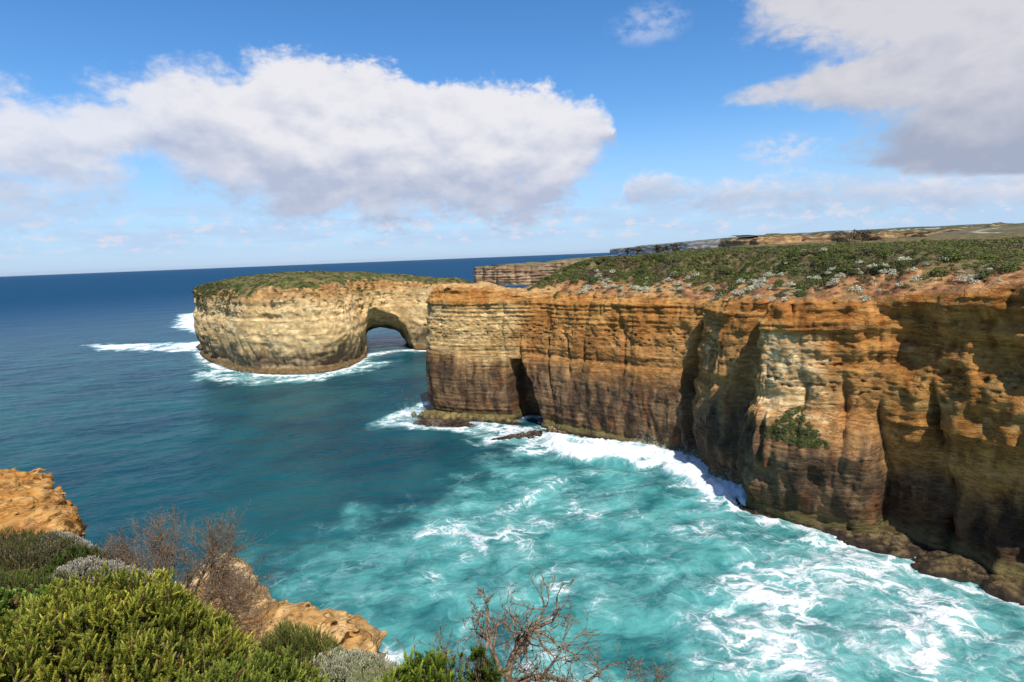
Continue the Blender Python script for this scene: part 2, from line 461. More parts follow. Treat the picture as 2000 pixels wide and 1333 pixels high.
# inland limit so that concave clefts do not cross
OFF = np.maximum(OFF, -10)
Z2 = Z + 0.05 * pn(S2 / 0.6, Z / 0.6, 0, 90)
X = sP[:, 0:1] + sN[:, 0:1] * OFF; Y = sP[:, 1:2] + sN[:, 1:2] * OFF
rimoff = gauss1(OFF[:, -1], 2.0)
OFF[:, -1] = rimoff
capx, capy, capz, caps = [], [], [], []
for d in CAPD:
    o = rimoff - d * 1.0
    x = sP[:, 0] + sN[:, 0] * o; y = sP[:, 1] + sN[:, 1] * o
    capx.append(x); capy.append(y); nd_, nk_ = nearest_on((sP + sN * rimoff[:, None])[::2], np.stack([x, y], 1)); nk_ = np.minimum(nk_ * 2, len(sS) - 1); cr_ = nd_ < d - .12 - .05 * d
    capz.append(np.where(cr_, cap_height(x, y, nd_, sS[nk_]), cap_height(x, y, d, sS)) + 0.12 * fbm(x / 0.5, y / 0.5, 0, 2, 91))
VX = np.concatenate([X, np.stack(capx, 1)], 1); VY = np.concatenate([Y, np.stack(capy, 1)], 1); VZ = np.concatenate([Z2, np.stack(capz, 1)], 1)
nv = VX.shape[1]
SS = np.repeat(sS[:, None], nv, 1)

def headland_colour(s, z, x, y, cap, dcap=None):
    n = lambda a, b, sd: fbm(s / a, z / b, 0, 4, sd)
    big = n(11, 9, 101); str_ = fbm(s / 2.3 + .6 * pn(s / 5, z / 5, 0, 119), z / 13, 0, 5, 102, .6); fine = n(1.6, 1.0, 103); bedn = fbm(z / 0.8 + 0.3 * pn(s / 20, 0, 0, 104), s / 60, 0, 3, 105)
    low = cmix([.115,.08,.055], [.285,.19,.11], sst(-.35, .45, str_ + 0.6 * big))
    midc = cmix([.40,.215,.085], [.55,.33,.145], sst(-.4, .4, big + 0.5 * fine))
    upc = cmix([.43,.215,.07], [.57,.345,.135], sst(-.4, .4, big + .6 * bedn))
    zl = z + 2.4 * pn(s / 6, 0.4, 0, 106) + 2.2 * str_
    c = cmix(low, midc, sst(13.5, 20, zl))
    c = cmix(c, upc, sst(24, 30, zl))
    # rust runs and dark bands
    rust = sst(.15, .55, fbm(s / 1.7 + .4 * pn(s / 3, z / 4, 1, 118), z / 8, 0, 4, 107)) * (0.5 + .5 * sst(22, 34, z))
    c = cmix(c, np.full(c.shape, 1.0) * [.36,.125,.03], .55 * rust)
    c = cmix(c, np.full(c.shape, 1.0) * [.13,.075,.04], .65 * sst(.25, .6, bedn) * sst(-.2, .3, n(8, 4, 108)))
    # cream limestone on the point and on the promontory
    tipm = (1 - sst(S_CAVE - 7, S_CAVE + 3, s + 2 * pn(s / 3, z / 3, 0, 109))) * sst(S_TIPL - 8, S_TIPL, s)
    cr = cmix([.58,.43,.22], [.78,.66,.42], sst(-.3, .4, fine + big))
    c = cmix(c, cr, tipm * sst(15, 21, zl) * (1 - sst(31, 33.5, z)) * .9)
    pal = np.exp(-((s - (S_PL + 4.4) + 2.2 * fbm(s / 3, z / 4, 3, 3, 121)) / 5.8) ** 4)
    cr2 = cmix([.70,.52,.30], [.95,.82,.58], sst(-.3, .4, fine + big))
    c = cmix(c, cr2, pal * sst(15, 20, z + 2 * fine) * (1 - sst(30.8, 31.6, z)) * (.75 + .25 * sst(-.2, .3, str_)))
    c = cmix(c, cr2, .6 * np.exp(-((s - S_B1) / 3.5) ** 4) * sst(18, 24, z) * (1 - sst(28, 30, z)) * sst(-.2, .3, n(2, 3, 111)))
    recm = sst(S_CO + 1, S_CO + 3, s)
    c = cmix(c, cmix([.34,.175,.055], [.56,.31,.105], sst(-.35, .45, big + str_)), recm * sst(8, 13, zl) * .8)
    c = cmix(c, cmix([.40,.26,.11], [.54,.39,.19], sst(-.2, .4, fine)), recm * sst(.05, .4, n(3.5, 4, 112)) * sst(18, 21, z) * (1 - sst(29, 31, z)) * .8)
    c = cmix(c, np.full(c.shape, 1.0) * [.25,.07,.015], recm * .55 * rust)
    c = cmix(c, cmix([.07,.045,.03], [.145,.088,.052], sst(-.3, .4, big + str_)), recm * (1 - sst(7, 15, zl)) * .9)  # lower recess: shadow painted into the rock colour as a darker brown
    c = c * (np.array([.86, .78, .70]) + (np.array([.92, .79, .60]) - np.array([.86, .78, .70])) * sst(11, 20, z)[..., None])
    # waterline
    c = cmix(np.full(c.shape, 1.0) * [.16,.125,.05], c, sst(1.6, 3.4, z + .8 * fine))
    c = cmix(np.full(c.shape, 1.0) * [.035,.026,.02], c, sst(.3, 1.2, z + .4 * fine))
    # soil cap
    a = fbm(x / 5, y / 5, 0, 4, 113); b_ = fbm(x / 1.1, y / 1.1, 0, 3, 114)
    soil = cmix(cmix([.26,.115,.055], [.43,.215,.09], sst(-.3, .3, a + .4 * b_)), [.53,.31,.12], sst(.1, .5, fbm(x / 7, y / 7, 3, 3, 115)) * .9)
    soil = cmix(soil, np.full(soil.shape, 1.) * [.19,.15,.07], .6 * sst(.05, .4, fbm(x / 3, y / 3, 6, 3, 116)))
    if dcap is not None:
        hth = cmix([.07,.075,.03], [.17,.14,.07], sst(-.4, .4, fbm(x / 2.5, y / 2.5, 2, 4, 117)))
        soil = cmix(soil, hth, .9 * sst(5, 10, dcap + 4 * a))
    tipc = 1 - sst(4, 9, x)
    soil = cmix(soil, cmix([.46,.26,.09], [.58,.36,.15], sst(-.3, .3, a)), tipc * .85)
    return cmix(c, soil, cap)

capmask = np.zeros_like(VX); capmask[:, NZ:] = sst(0, 1.4, CAPD)[None, :]
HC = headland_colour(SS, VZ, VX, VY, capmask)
V = np.stack([VX, VY, VZ], -1).reshape(-1, 3)
F1 = grid_faces(len(sel), nv)
# interior of the cap as a height grid
gx = np.r_[np.arange(-27, 150, 0.75), np.arange(150, 420, 6)]; gy = np.r_[np.arange(20, 235, 0.75), np.arange(235, 560, 6)]
GX, GY = np.meshgrid(gx, gy, indexing='ij')
rimP = sP + sN * rimoff[:, None]
dd, ii = nearest_on(rimP[::2], np.stack([GX.ravel(), GY.ravel()], 1)); ii = np.minimum(ii * 2, len(sS) - 1)
poly_in = np.concatenate([rimP[::4], [[420, 10], [420, 560]]])
ins = in_poly(poly_in, np.stack([GX.ravel(), GY.ravel()], 1))
GH = cap_height(GX.ravel(), GY.ravel(), dd, sS[ii]) - 0.06 * (1 - sst(5.5, 6.4, dd)) - 0.03
okv = ins & (dd > 3.2)
Fg = grid_faces(len(gx), len(gy))
Fg = Fg[okv[Fg].all(1)]
gcol = headland_colour(sS[ii], GH, GX.ravel(), GY.ravel(), np.ones(len(GH)), dd)
V = np.concatenate([V, np.stack([GX.ravel(), GY.ravel(), GH], 1)])
Call = np.concatenate([HC.reshape(-1, 3), gcol])
Fall = np.concatenate([F1, Fg + len(F1) * 0 + VX.size])
used = np.unique(Fall); remap = -np.ones(len(V), int); remap[used] = np.arange(len(used))
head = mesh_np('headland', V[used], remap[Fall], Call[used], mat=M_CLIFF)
tag(head, 'long ochre and orange layered sea cliff with a rust soil slope along its top', 'headland', kind='structure')

def cap_point(s, d):
    k = np.clip(np.searchsorted(sS, s), 0, len(sS) - 1)
    p = rimP[k] - sN[k] * np.asarray(d)[..., None]
    return p[..., 0], p[..., 1], cap_height(p[..., 0], p[..., 1], d, sS[k])
def cap_z(x, y):
    d, k = nearest_on(rimP[::2], np.stack([x, y], 1)); k = np.minimum(k * 2, len(sS) - 1)
    return cap_height(x, y, d, sS[k]), d, sS[k], in_poly(poly_in, np.stack([x, y], 1))
# ------------------------------------------------------------------ island with the arch
IS = [(-168,300),(-150,273),(-130,250.5),(-118,240),(-106,232.5),(-93,228),(-82,228),(-74.5,233),(-71,242),(-70.5,254),(-70,266),(-64,277),(-56,283),(-46,280),(-34,279),(-22,284),
      (-16,296),(-24,309),(-44,316),(-76,319),(-110,325),(-148,332),(-170,322)]
hI = 0.55
ix = np.arange(-178, -8, hI); iy = np.arange(220, 338, hI); iz = np.arange(-2.2, 48, hI)
G2x, G2y = np.meshgrid(ix, iy, indexing='ij')
pts = np.array(IS + [IS[0]], float)
ring, _ = polyline(pts, 0.6, 0); ring = gauss1(np.concatenate([ring[-20:], ring, ring[:20]]), 4)[20:-20]
d2, k2 = nearest_on(ring, np.stack([G2x.ravel(), G2y.ravel()], 1))
d2 = np.where(in_poly(ring, np.stack([G2x.ravel(), G2y.ravel()], 1)), -d2, d2).reshape(G2x.shape)
s2 = (k2 * 0.6).reshape(G2x.shape)
top2 = np.interp(G2x, [-178,-165,-150,-125,-100,-75,-55,-40,-20], [38.5,39.0,39.8,41.0,41.4,39.6,37.2,35.6,34.4]) + 0.7 * fbm(G2x / 12, G2y / 12, 0, 3, 201)
rise2 = np.interp(G2x, [-170,-140,-110,-85,-65,-30], [3.5,8,9,8,6,4.0])
D3 = d2[:, :, None]; Z3 = iz[None, None, :]
prof = np.interp(iz, [-3,0.3,1.4,1.7,3,5,9,14,19,22.8,23.2,25,30,40], [0.6,0.3,-0.3,-1.7,-2.4,-1.6,-0.3,0.7,0.6,0.2,-0.6,-0.5,-1.2,-3])[None, None, :]
f = D3 - prof
band = np.abs(f) < 4.5
bi = np.argwhere(band)
bx, by, bz = ix[bi[:, 0]], iy[bi[:, 1]], iz[bi[:, 2]]; bs = s2[bi[:, 0], bi[:, 1]]
zz = bz + 0.9 * fbm(bx / 40, by / 40, 0, 2, 203) + 0.03 * (bx + 100)
lam = np.tanh(2.6 * pn(zz * 0.36, bx / 120, 0.5, 204)) * 0.65 + np.tanh(3 * pn(zz * 1.05, bx / 40, by / 40, 205)) * 0.36
disp = (0.35 + 0.5 * sst(24, 30, bz)) * lam + 1.5 * fbm(bx / 11, by / 11, bz / 40, 3, 206) + 1.6 * np.tanh(2.5 * pn(bx / 19, by / 19, bz / 90, 216)) + 0.7 * fbm(bx / 3.5, by / 3.5, bz / 2.4, 3, 207)
jn = pn(bx / 9, by / 9, bz / 70, 208)
disp += -1.5 * np.exp(-np.abs(jn) / 0.05) * sst(-.2, .3, pn(bx / 20, by / 20, bz / 10, 209))
disp -= np.clip(pn(bx / 1.3, by / 1.3, bz / 1.0, 211) - .15, 0, 1) * 2.2 * sst(23, 24.5, bz) * (1 - sst(28, 29.5, bz))
disp *= sst(1.2, 3.5, bz) * .7 + .3
f[band] -= disp
# cap
d_in = np.clip(-d2, 0, 60)
capz = top2 - rise2 * np.exp(-np.clip(d_in - 1.0, 0, 99) / np.interp(G2x, [-150, -100, -70], [9, 7, 3.5])) + 0.35 * fbm(G2x / 2.2, G2y / 2.2, 0, 3, 212)
f = np.maximum(f, (Z3 - capz[:, :, None]) * 0.8)
# arch tunnel: from the front alcove narrowing to the back
ax0 = np.array([-62.5, 258.0]); ax1 = np.array([-76.5, 326.0]); axd = (ax1 - ax0) / np.linalg.norm(ax1 - ax0); axn = np.array([axd[1], -axd[0]])
tt = (G2x - ax0[0]) * axd[0] + (G2y - ax0[1]) * axd[1]; uu = (G2x - ax0[0]) * axn[0] + (G2y - ax0[1]) * axn[1]
hw = np.interp(tt, [0, 14, 30, 45, 70], [10.5, 10.0, 8.6, 8.2, 9.0]); ht = np.interp(tt, [0, 14, 24, 36, 50, 70], [24.0, 23.0, 18.5, 12.2, 9.0, 8.8])
cu = np.interp(tt, [0, 14, 32, 70], [5.0, 4.2, 1.2, 0.5])[:, :, None]
wz_ = 1 - 0.12 * sst(0, 12, iz)[None, None, :]
wob = 0.09 * fbm(G2x / 5, G2y / 5, 0, 2, 214)
u3 = uu[:, :, None] - cu; lean = 5.5 * np.clip(1 - Z3 / ht[:, :, None], 0, 1) * sst(0, 8, u3)
e = (np.abs((u3 - lean) / hw[:, :, None]) ** 3.2 + (np.maximum(Z3, 0) / ht[:, :, None]) ** 3.8) ** (1 / 3.2) - 1 + wob[:, :, None]
tun = e * np.minimum(hw, 9)[:, :, None]
tun = tun + 0.35 * (np.tanh(2.6 * pn(iz * 0.6, 0.5, 0.5, 215)))[None, None, :]
tun = np.where((tt > -14)[:, :, None], tun, 50)
f = np.maximum(f, -tun)
IV, IF = surface_nets(f.astype(np.float32), (ix[0], iy[0], iz[0]), hI)
IN = vnormals(IV, IF)
if IN[IV[:, 2].argmax(), 2] < 0: IN = -IN; IF = IF[:, ::-1]
x, y, z = IV.T
def isle_colour(x, y, z, N):
    big = fbm(x / 13, y / 13, z / 10, 4, 221); st = fbm(x / 1.8, y / 1.8, z / 16, 3, 222); fi = fbm(x / 2, y / 2, z / 1.2, 3, 223)
    bed = fbm(z / 0.9 + .03 * x / .9, x / 80, y / 80, 3, 224)
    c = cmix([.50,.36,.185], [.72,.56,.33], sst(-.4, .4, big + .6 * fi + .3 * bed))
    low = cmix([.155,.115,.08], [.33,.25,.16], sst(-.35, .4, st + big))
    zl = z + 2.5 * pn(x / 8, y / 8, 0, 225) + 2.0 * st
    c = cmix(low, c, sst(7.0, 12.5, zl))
    c = cmix(c, np.full(c.shape, 1.) * [.24,.165,.08], .75 * sst(.22, .55, bed) * sst(-.25, .25, fi + big))
    c = cmix(c, cmix([.48,.27,.10], [.33,.15,.07], sst(-.3, .3, fi)), sst(29, 32, z + 1.5 * fi) * .7)
    c = cmix(np.full(c.shape, 1.) * [.15,.10,.045], c, sst(1.6, 2.8, z + .5 * fi))
    c = cmix(np.full(c.shape, 1.) * [.05,.034,.022], c, sst(.3, 1.0, z))
    g_ = sst(.45, .75, N[:, 2] + .25 * fi) * sst(26, 30, z)
    gc = cmix([.07,.08,.025], [.14,.13,.045], sst(-.3, .3, fbm(x / 4, y / 4, 0, 3, 226)))
    gc = cmix(gc, np.full(c.shape, 1.) * [.22,.13,.06], .7 * sst(.15, .4, fbm(x / 5, y / 5, 4, 3, 227)))
    c = c * np.array([1.02, .96, .82])
    return cmix(c, gc, g_), g_
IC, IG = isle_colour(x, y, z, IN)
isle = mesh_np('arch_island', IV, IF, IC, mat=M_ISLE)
tag(isle, 'cream limestone island with a natural arch at its right and green scrub on top', 'island')
# ------------------------------------------------------------------ sea
ang = np.r_[np.linspace(-60, 60, 900), np.linspace(62, 298, 60)] * math.pi / 180
rr = [18.0]
while rr[-1] < 620: rr.append(rr[-1] * 1.0052)
while rr[-1] < 90000: rr.append(rr[-1] * 1.045)
rr = np.array(rr)
AA, RR = np.meshgrid(ang, rr, indexing='ij')
sx, sy = np.sin(AA) * RR, np.cos(AA) * RR
near = RR < 1500
Q = np.stack([sx[near], sy[near]], 1)
# where the surf is: distances to the shores
shore_h = sP + sN * headland_offset(sS, np.full(len(sS), 0.5))[:, None]
dh, ih = nearest_on(shore_h[::3], Q)
di, ii_ = nearest_on(ring, Q)
def poly_m(P, soft):
    b_ = np.asarray(P, float); d = np.full(len(Q), 99.0)
    k = (Q[:, 0] > b_[:, 0].min() - 3 * soft) & (Q[:, 0] < b_[:, 0].max() + 3 * soft) & (Q[:, 1] > b_[:, 1].min() - 3 * soft) & (Q[:, 1] < b_[:, 1].max() + 3 * soft)
    d[k] = sdist(P, Q[k], 1.5); return sst(soft, -soft, d + 0.28 * soft * 4 * fbm(Q[:, 0] / 9, Q[:, 1] / 9, 0, 3, 301))
turq = [(-14,40),(-36,66),(-41,79),(-34,86),(-26,95),(-14,103),(-9,113),(-8,122),(0,130),(14,131),(34,124),(46,112),(52,94),(70,72),(90,40),(60,20)]
aer = poly_m(turq, 10.0)
core = poly_m([(8,44),(-8,66),(-14,90),(-2,104),(6,116),(20,122),(34,114),(42,96),(60,72),(80,48),(60,30)], 8.0)
heavy = poly_m([(22,40),(18,58),(28,70),(34,84),(46,84),(56,74),(70,60),(80,40)], 6.0)
mid = poly_m([(-6,92),(0,104),(8,112),(22,114),(34,104),(38,92),(30,84),(14,88)], 6.0)
brk = poly_m([(9,121),(12.5,116.5),(22,115.5),(29,111),(34,102),(36.5,95),(43,92),(46,104),(38,116),(30,124),(18,131),(8,136)], 2.2)
tipf = poly_m([(-41,153),(-38,149),(-26,146),(-14,143),(-8,134),(2,129),(12,130),(13,138),(4,145),(-4,149),(-20,155),(-26,165),(-27,176),(-33,170)], 2.5)
stk = poly_m([(-14,137),(-9,133),(4,129),(14,124),(14,120),(0,124),(-10,130)], 3)
left = poly_m([(-268,352),(-240,328),(-196,312),(-170,306),(-168,345),(-205,380),(-265,440),(-330,560),(-300,640),(-230,560),(-175,345)], 7.0)
left2 = poly_m([(-145,262),(-132,229),(-104,213),(-82,212),(-66,224),(-56,246),(-56,256),(-66,250),(-72,234),(-84,226),(-106,230),(-130,249)], 5.0)
isl = np.exp(-np.clip(di - 2.2, 0, 99) / 2.6)
hd = np.exp(-np.clip(dh - 0.3, 0, 99) / np.interp(Q[:, 1], [60, 120, 150], [1.2, 1.8, 2.2]))
nearr = np.exp(-(((Q[:, 0] + 17) / 5) ** 2 + ((Q[:, 1] - 56) / 5) ** 2)) * .55 + np.exp(-(((Q[:, 0] + 25) / 10) ** 2 + ((Q[:, 1] - 73) / 5) ** 2)) * .32
farf = np.zeros(len(Q))
for (cx, cy, rx, ry) in ((-47,1015,16,26),(20,930,46,40),(-18,905,30,14)):
    farf = np.maximum(farf, np.exp(-(((Q[:, 0] - cx) / rx) ** 2 + ((Q[:, 1] - cy) / ry) ** 2)))
swl = ridged(sx / 19 + .6 * pn(sx / 14, sy / 14, 0, 318), sy / 11, 1, 3, 315)
patch = fbm(Q[:, 0] / 13, Q[:, 1] / 13, 0.5, 3, 303); patch2 = fbm(Q[:, 0] / 5, Q[:, 1] / 5, 2.5, 3, 304)
fo = 0.115 * core + 0.075 * aer + 0.25 * heavy + 0.09 * mid + 0.26 * patch * np.clip(core + .5 * heavy, 0, 1) + .14 * patch2 * core
fo = fo + .50 * (swl[near] - .62) * np.clip(core + .4 * aer, 0, 1)
fo = fo + 0.72 * brk * (1 + .3 * patch2) + .60 * tipf * (1 + .4 * patch2) + .45 * stk + .80 * left * (1 + .5 * patch) + .55 * left2 * (1 + .5 * patch2)
lg, _l = polyline([(38,96),(37.6,92),(41,87.6),(45,84),(48.6,80.4),(51.6,76.4),(53.8,73),(55,69.6),(58.6,67),(60.5,63.6),(64,60.4),(70,51),(76,44)], .5)
dl, _l = nearest_on(lg, Q); fo = np.maximum(fo, (.55 + .55 * fbm(Q[:, 0] / 4, Q[:, 1] / 4, 5, 3, 306)) * np.exp(-(dl / 2.6) ** 1.5) + .12 * np.exp(-dl / 5))
fo = np.maximum(fo, .95 * isl * (0.75 + .5 * patch2)); fo = np.maximum(fo, .85 * hd * (Q[:, 1] < 175) * (.7 + .6 * patch2)); fo = np.maximum(fo, nearr * (1 + patch2)); fo = np.maximum(fo, 1.1 * farf)
FO = np.zeros_like(RR); FO[near] = np.clip(fo, 0, 1.2)
AE = np.zeros_like(RR); AE[near] = np.clip(aer * (.55 + .25 * core + .2 * heavy) + .45 * tipf + .5 * left2 + .4 * left + .35 * isl + .6 * brk + .25 * patch * aer, 0, 1)
BR = np.zeros_like(RR); BR[near] = np.clip(brk, 0, 1)
# waves
fade = 1 - sst(260, 600, RR)
wx = sx * 0.93 + sy * 0.36; wy = -sx * 0.36 + sy * 0.93
h = 0.34 * fbm(wx / 26, wy / 11, 0, 2, 311) + 0.20 * ridged(wx / 9 + .4 * pn(wx / 7, wy / 7, 0, 314), wy / 4.6, 0, 2, 312) + 0.08 * fbm(wx / 2.6, wy / 1.5, 0, 2, 313)
rough = np.zeros_like(RR); rough[near] = np.clip(core + .5 * tipf + brk, 0, 1)
h = h * (1 + .5 * rough) + rough * (1.25 * swl - .7)
h = h + BR * (0.9 + .8 * ridged(sx / 2.2, sy / 2.2, 0, 3, 316)) - .12
SZ = h * fade
def sea_material():
    m, g, b = material('sea_water')
    P = g.obj(); x, y, z = g.xyz(P)
    fo = g.attr('foam', 'Fac'); ae = g.attr('aer', 'Fac')
    big = g.noise(P, 0.035, 4, 0.55)
    deep = g.mix(g.ss(big, 0.35, 0.65), (0.004, 0.048, 0.072, 1), (0.010, 0.085, 0.100, 1))
    far = g.m('SQRT', g.add(g.mul(x, x), g.mul(y, y)))
    deep = g.mix(g.ss(far, 170, 900), deep, (0.003, 0.052, 0.122, 1))
    # warped coordinates for the foam lace
    w1 = g.vm('SUBTRACT', g.noise(P, 0.10, 3, 0.55, color=True), (0.5, 0.5, 0.5)); w2 = g.vm('SUBTRACT', g.noise(P, 0.45, 3, 0.6, color=True), (0.5, 0.5, 0.5))
    Q = g.vm('ADD', P, g.vm('ADD', g.vm('SCALE', w1, scale=9.0), g.vm('SCALE', w2, scale=2.2)))
    Q = g.comb(g.xyz(Q)[0], g.mul(g.xyz(Q)[1], 1.15), 0.0)
    def vein(s, p, det=3):
        n = g.noise(Q, s, det, 0.6)
        return g.m('POWER', g.m('SUBTRACT', 1.0, g.m('ABSOLUTE', g.m('MULTIPLY_ADD', n, 6.0, -3.0)), clamp=True), p)
    v1, v2, v3 = vein(0.16, 2.2, 4), vein(0.42, 1.8, 4), vein(1.2, 1.3, 3)
    qx_, qy_, _q = g.xyz(Q); Qs = g.comb(g.mul(g.sub(g.mul(qx_, .80), g.mul(qy_, .60)), .48), g.add(g.mul(qx_, .60), g.mul(qy_, .80)), 0.0)
    def lacev(s, w_):
        vo = g.new('ShaderNodeTexVoronoi', feature='DISTANCE_TO_EDGE'); g.put(vo.inputs['Vector'], Qs); vo.inputs['Scale'].default_value = s
        return g.ss(vo.outputs['Distance'], 0.0, w_, 1.0, 0.0)
    v2 = g.mx(g.mul(v2, .55), lacev(0.30, 0.16)); v3 = g.mx(g.mul(v3, .6), g.mul(lacev(0.85, 0.20), .9))
    cl = g.noise(Q, 0.33, 8, 0.68)
    fine = g.noise(Q, 2.6, 5, 0.7)
    lm = g.ss(g.noise(P, 0.11, 4, .6), .36, .62, .45, 1.08)
    lace = g.mul(g.mx(g.mx(v1, g.mul(v2, 0.80)), g.mul(v3, 0.45)), lm)
    pat = g.add(g.mul(lace, 0.50), g.add(g.mul(cl, 0.62), g.m('MULTIPLY_ADD', fine, 0.42, -0.20)))
    d = g.sub(pat, g.m('MULTIPLY_ADD', fo, -0.86, 0.98))
    foam = g.ss(d, -0.06, 0.30)
    veil = g.mul(g.ss(d, -0.42, 0.25), g.mul(g.ss(g.add(ae, fo), 0.02, 0.4), 0.42))
    cap = g.mul(g.ss(g.noise(g.comb(g.mul(x, 0.09), g.mul(y, 0.16), 3.0), 1.0, 9, 0.68), 0.715, 0.76), g.ss(far, 130, 220))
    foam = g.mx(foam, g.mul(cap, 0.55))
    tn = g.noise(Q, 0.12, 5, 0.6)
    aa = g.m('MULTIPLY_ADD', g.m('MULTIPLY_ADD', tn, 1.5, -0.75), g.m('MULTIPLY', ae, 1.0), ae)
    turq = g.mix(g.ss(tn, 0.3, 0.7), (0.016, 0.135, 0.140, 1), (0.095, 0.345, 0.330, 1))
    c = g.mix(g.ss(aa, 0.0, 0.85), deep, turq)
    c = g.mix(veil, c, (0.40, 0.66, 0.66, 1))
    c = g.mix(foam, c, (0.78, 0.81, 0.82, 1))
    g.put(b.inputs['Base Color'], c)
    g.put(b.inputs['Roughness'], g.mx(g.m('MULTIPLY_ADD', foam, 0.6, 0.2), g.ss(far, 120, 1500, 0.2, 0.62)))
    b.inputs['IOR'].default_value = 1.33
    g.put(b.inputs['Specular IOR Level'], g.m('MULTIPLY_ADD', foam, -0.08, 0.14))
    Pw = g.comb(g.add(g.mul(x, 0.6), g.mul(y, 0.25)), g.sub(g.mul(y, 1.25), g.mul(x, 0.35)), 0.0)
    n1 = g.noise(Pw, 0.9, 5, 0.62); n2 = g.noise(Pw, 0.16, 3, 0.55); n3 = g.noise(Pw, 0.028, 3, 0.5)
    hgt = g.add(g.mul(n1, 0.30), g.add(g.mul(n2, 1.6), g.mul(n3, g.ss(far, 300, 800, 0.0, 5.0))))
    hgt = g.add(hgt, g.mul(foam, 0.12))
    g.put(b.inputs['Normal'], g.bump(hgt, 0.75, 1.0))
    return m
M_SEA = sea_material()
sea = mesh_np('sea', np.stack([sx, sy, SZ], -1).reshape(-1, 3), grid_faces(len(ang), len(rr), True)[:, ::-1],
              extra={'foam': FO, 'aer': AE}, mat=M_SEA)
tag(sea, 'deep teal sea turning turquoise and foam streaked under the cliff', 'sea', kind='structure')
# ------------------------------------------------------------------ wave-washed ledges and rocks
def rock_ledge(name, poly, top, slope, h=0.28, seed=1, base=(.15,.115,.045), wet=(.035,.026,.02), label='', ztilt=None):
    """a low rock standing in the sea: real heights over its own outline"""
    p = np.asarray(poly, float); lo = p.min(0) - 1.5; hi = p.max(0) + 1.5
    gx = np.arange(lo[0], hi[0], h); gy = np.arange(lo[1], hi[1], h)
    X, Y = np.meshgrid(gx, gy, indexing='ij'); Q = np.stack([X.ravel(), Y.ravel()], 1)
    d = -sdist(poly, Q, .2) + .55 * fbm(Q[:, 0] / 1.6, Q[:, 1] / 1.6, 0, 4, seed)
    t = top if ztilt is None else top + ztilt[0] * (Q[:, 0] - p[:, 0].mean()) + ztilt[1] * (Q[:, 1] - p[:, 1].mean())
    z = np.minimum(d * slope, t + .12 * d) + .34 * fbm(Q[:, 0] / 2.2, Q[:, 1] / 2.2, 1, 6, seed + 3, .62) * sst(-.2, 1, d) + .13 * np.tanh(5 * pn(Q[:, 0] / 1.7, Q[:, 1] / 1.7, 3, seed + 6)) * sst(0, 1, d) + .16 * ridged(Q[:, 0] / .55, Q[:, 1] / .7, 0, 3, seed + 5) - .28
    ok = d > -1.2
    z = np.maximum(z, -1.6)
    n = fbm(Q[:, 0] / 1.2, Q[:, 1] / 1.2, 2, 4, seed + 7)
    c = cmix(np.full((len(Q), 3), 1.) * wet, cmix(np.array(base) * .7, np.array(base) * 1.35, sst(-.4, .4, n)), sst(.40, 1.15, z + .55 * n))
    F = grid_faces(len(gx), len(gy)); F = F[ok[F].all(1)]
    V = np.stack([Q[:, 0], Q[:, 1], z], 1)
    u = np.unique(F); r = -np.ones(len(V), int); r[u] = np.arange(len(u)); V = V[u]
    org = np.array([p[:, 0].mean(), p[:, 1].mean(), 0.0])
    o = mesh_np(name, V - org, r[F], c[u], mat=M_CLIFF); o.location = org
    tag(o, label, 'rock'); return o
M_RK = M_CLIFF
rock_ledge('sea_rock', [(-29.5,150.5),(-25,147.2),(-19,146.4),(-12,146.6),(-9.5,148.2),(-14,151.5),(-20,154.5),(-26.5,156)], .95, .5, seed=401,
           base=(.10,.065,.04), label='dark wet rock shelf draining white water at the foot of the pointed cliff end')
rock_ledge('sea_rock', [(-27.5,158.5),(-29.5,160.5),(-31.5,161),(-29,157.5),(-24,153.5),(-16,151.2),(-8,149.6),(0,147.4),(2.2,146.6),(1,149),(-8,152.5),(-18,155.6),(-24,159.5)], 2.2, 1.5, seed=411,
           base=(.20,.155,.06), label='olive brown ledge wrapping the base of the pointed cliff end')
rock_ledge('sea_rock', [(-8,134.2),(-3,133),(3,133.6),(7,136.5),(8,140.5),(4.5,141),(0,138.6),(-5,136.6)], .95, .45, seed=421,
           base=(.10,.065,.04), label='second dark rock awash in foam just right of the sea cave')
rock_ledge('sea_rock', [(6.5,139.5),(9,138),(14,133.2),(20,128.4),(19.4,130),(13.5,136),(8.6,141.6)], 1.6, 1.4, seed=431,
           base=(.24,.18,.075), label='narrow tan ledge at the foot of the wall right of the sea cave')
rock_ledge('sea_rock', [(38.5,99.5),(37.2,95.5),(37.4,91.5),(40.6,88.0),(44.9,84.4),(48.6,80.6),(51.6,76.6),(53.6,73.6),(58.5,74),(63,78),(60,83),(53,88),(46,93),(43,100)], .62, .6, seed=441,
           base=(.145,.105,.05), label='long olive tan wave cut ledge under the bulging promontory')
rock_ledge('sea_rock', [(53.8,73.2),(54.4,70.6),(56.4,68.8),(58.6,67.6),(63,68),(67,72),(62,78),(56.5,75.5)], .72, .6, seed=451,
           base=(.13,.092,.042), label='rounded olive brown boulder following the long ledge under the dark wall')
rock_ledge('sea_rock', [(58.8,67.2),(59.4,64.6),(61,62.8),(63.2,62),(70,65),(68,71),(62.5,71)], .7, .6, seed=461,
           base=(.13,.092,.042), label='olive brown boulder nearest the right edge under the dark wall')
rock_ledge('sea_rock', [(63.4,61.4),(65,58),(70,50),(74,46),(84,52),(78,61),(70,66)], .8, .6, seed=471,
           base=(.12,.085,.042), label='brown ledge cut by the right edge of the picture below the dark wall')
rock_ledge('sea_rock', [(-171,306),(-176,312),(-183,322),(-186,330),(-178,332),(-170,322)], 2.6, .7, h=.5, seed=481,
           base=(.17,.12,.06), label='low brown rock in surf off the left end of the island')
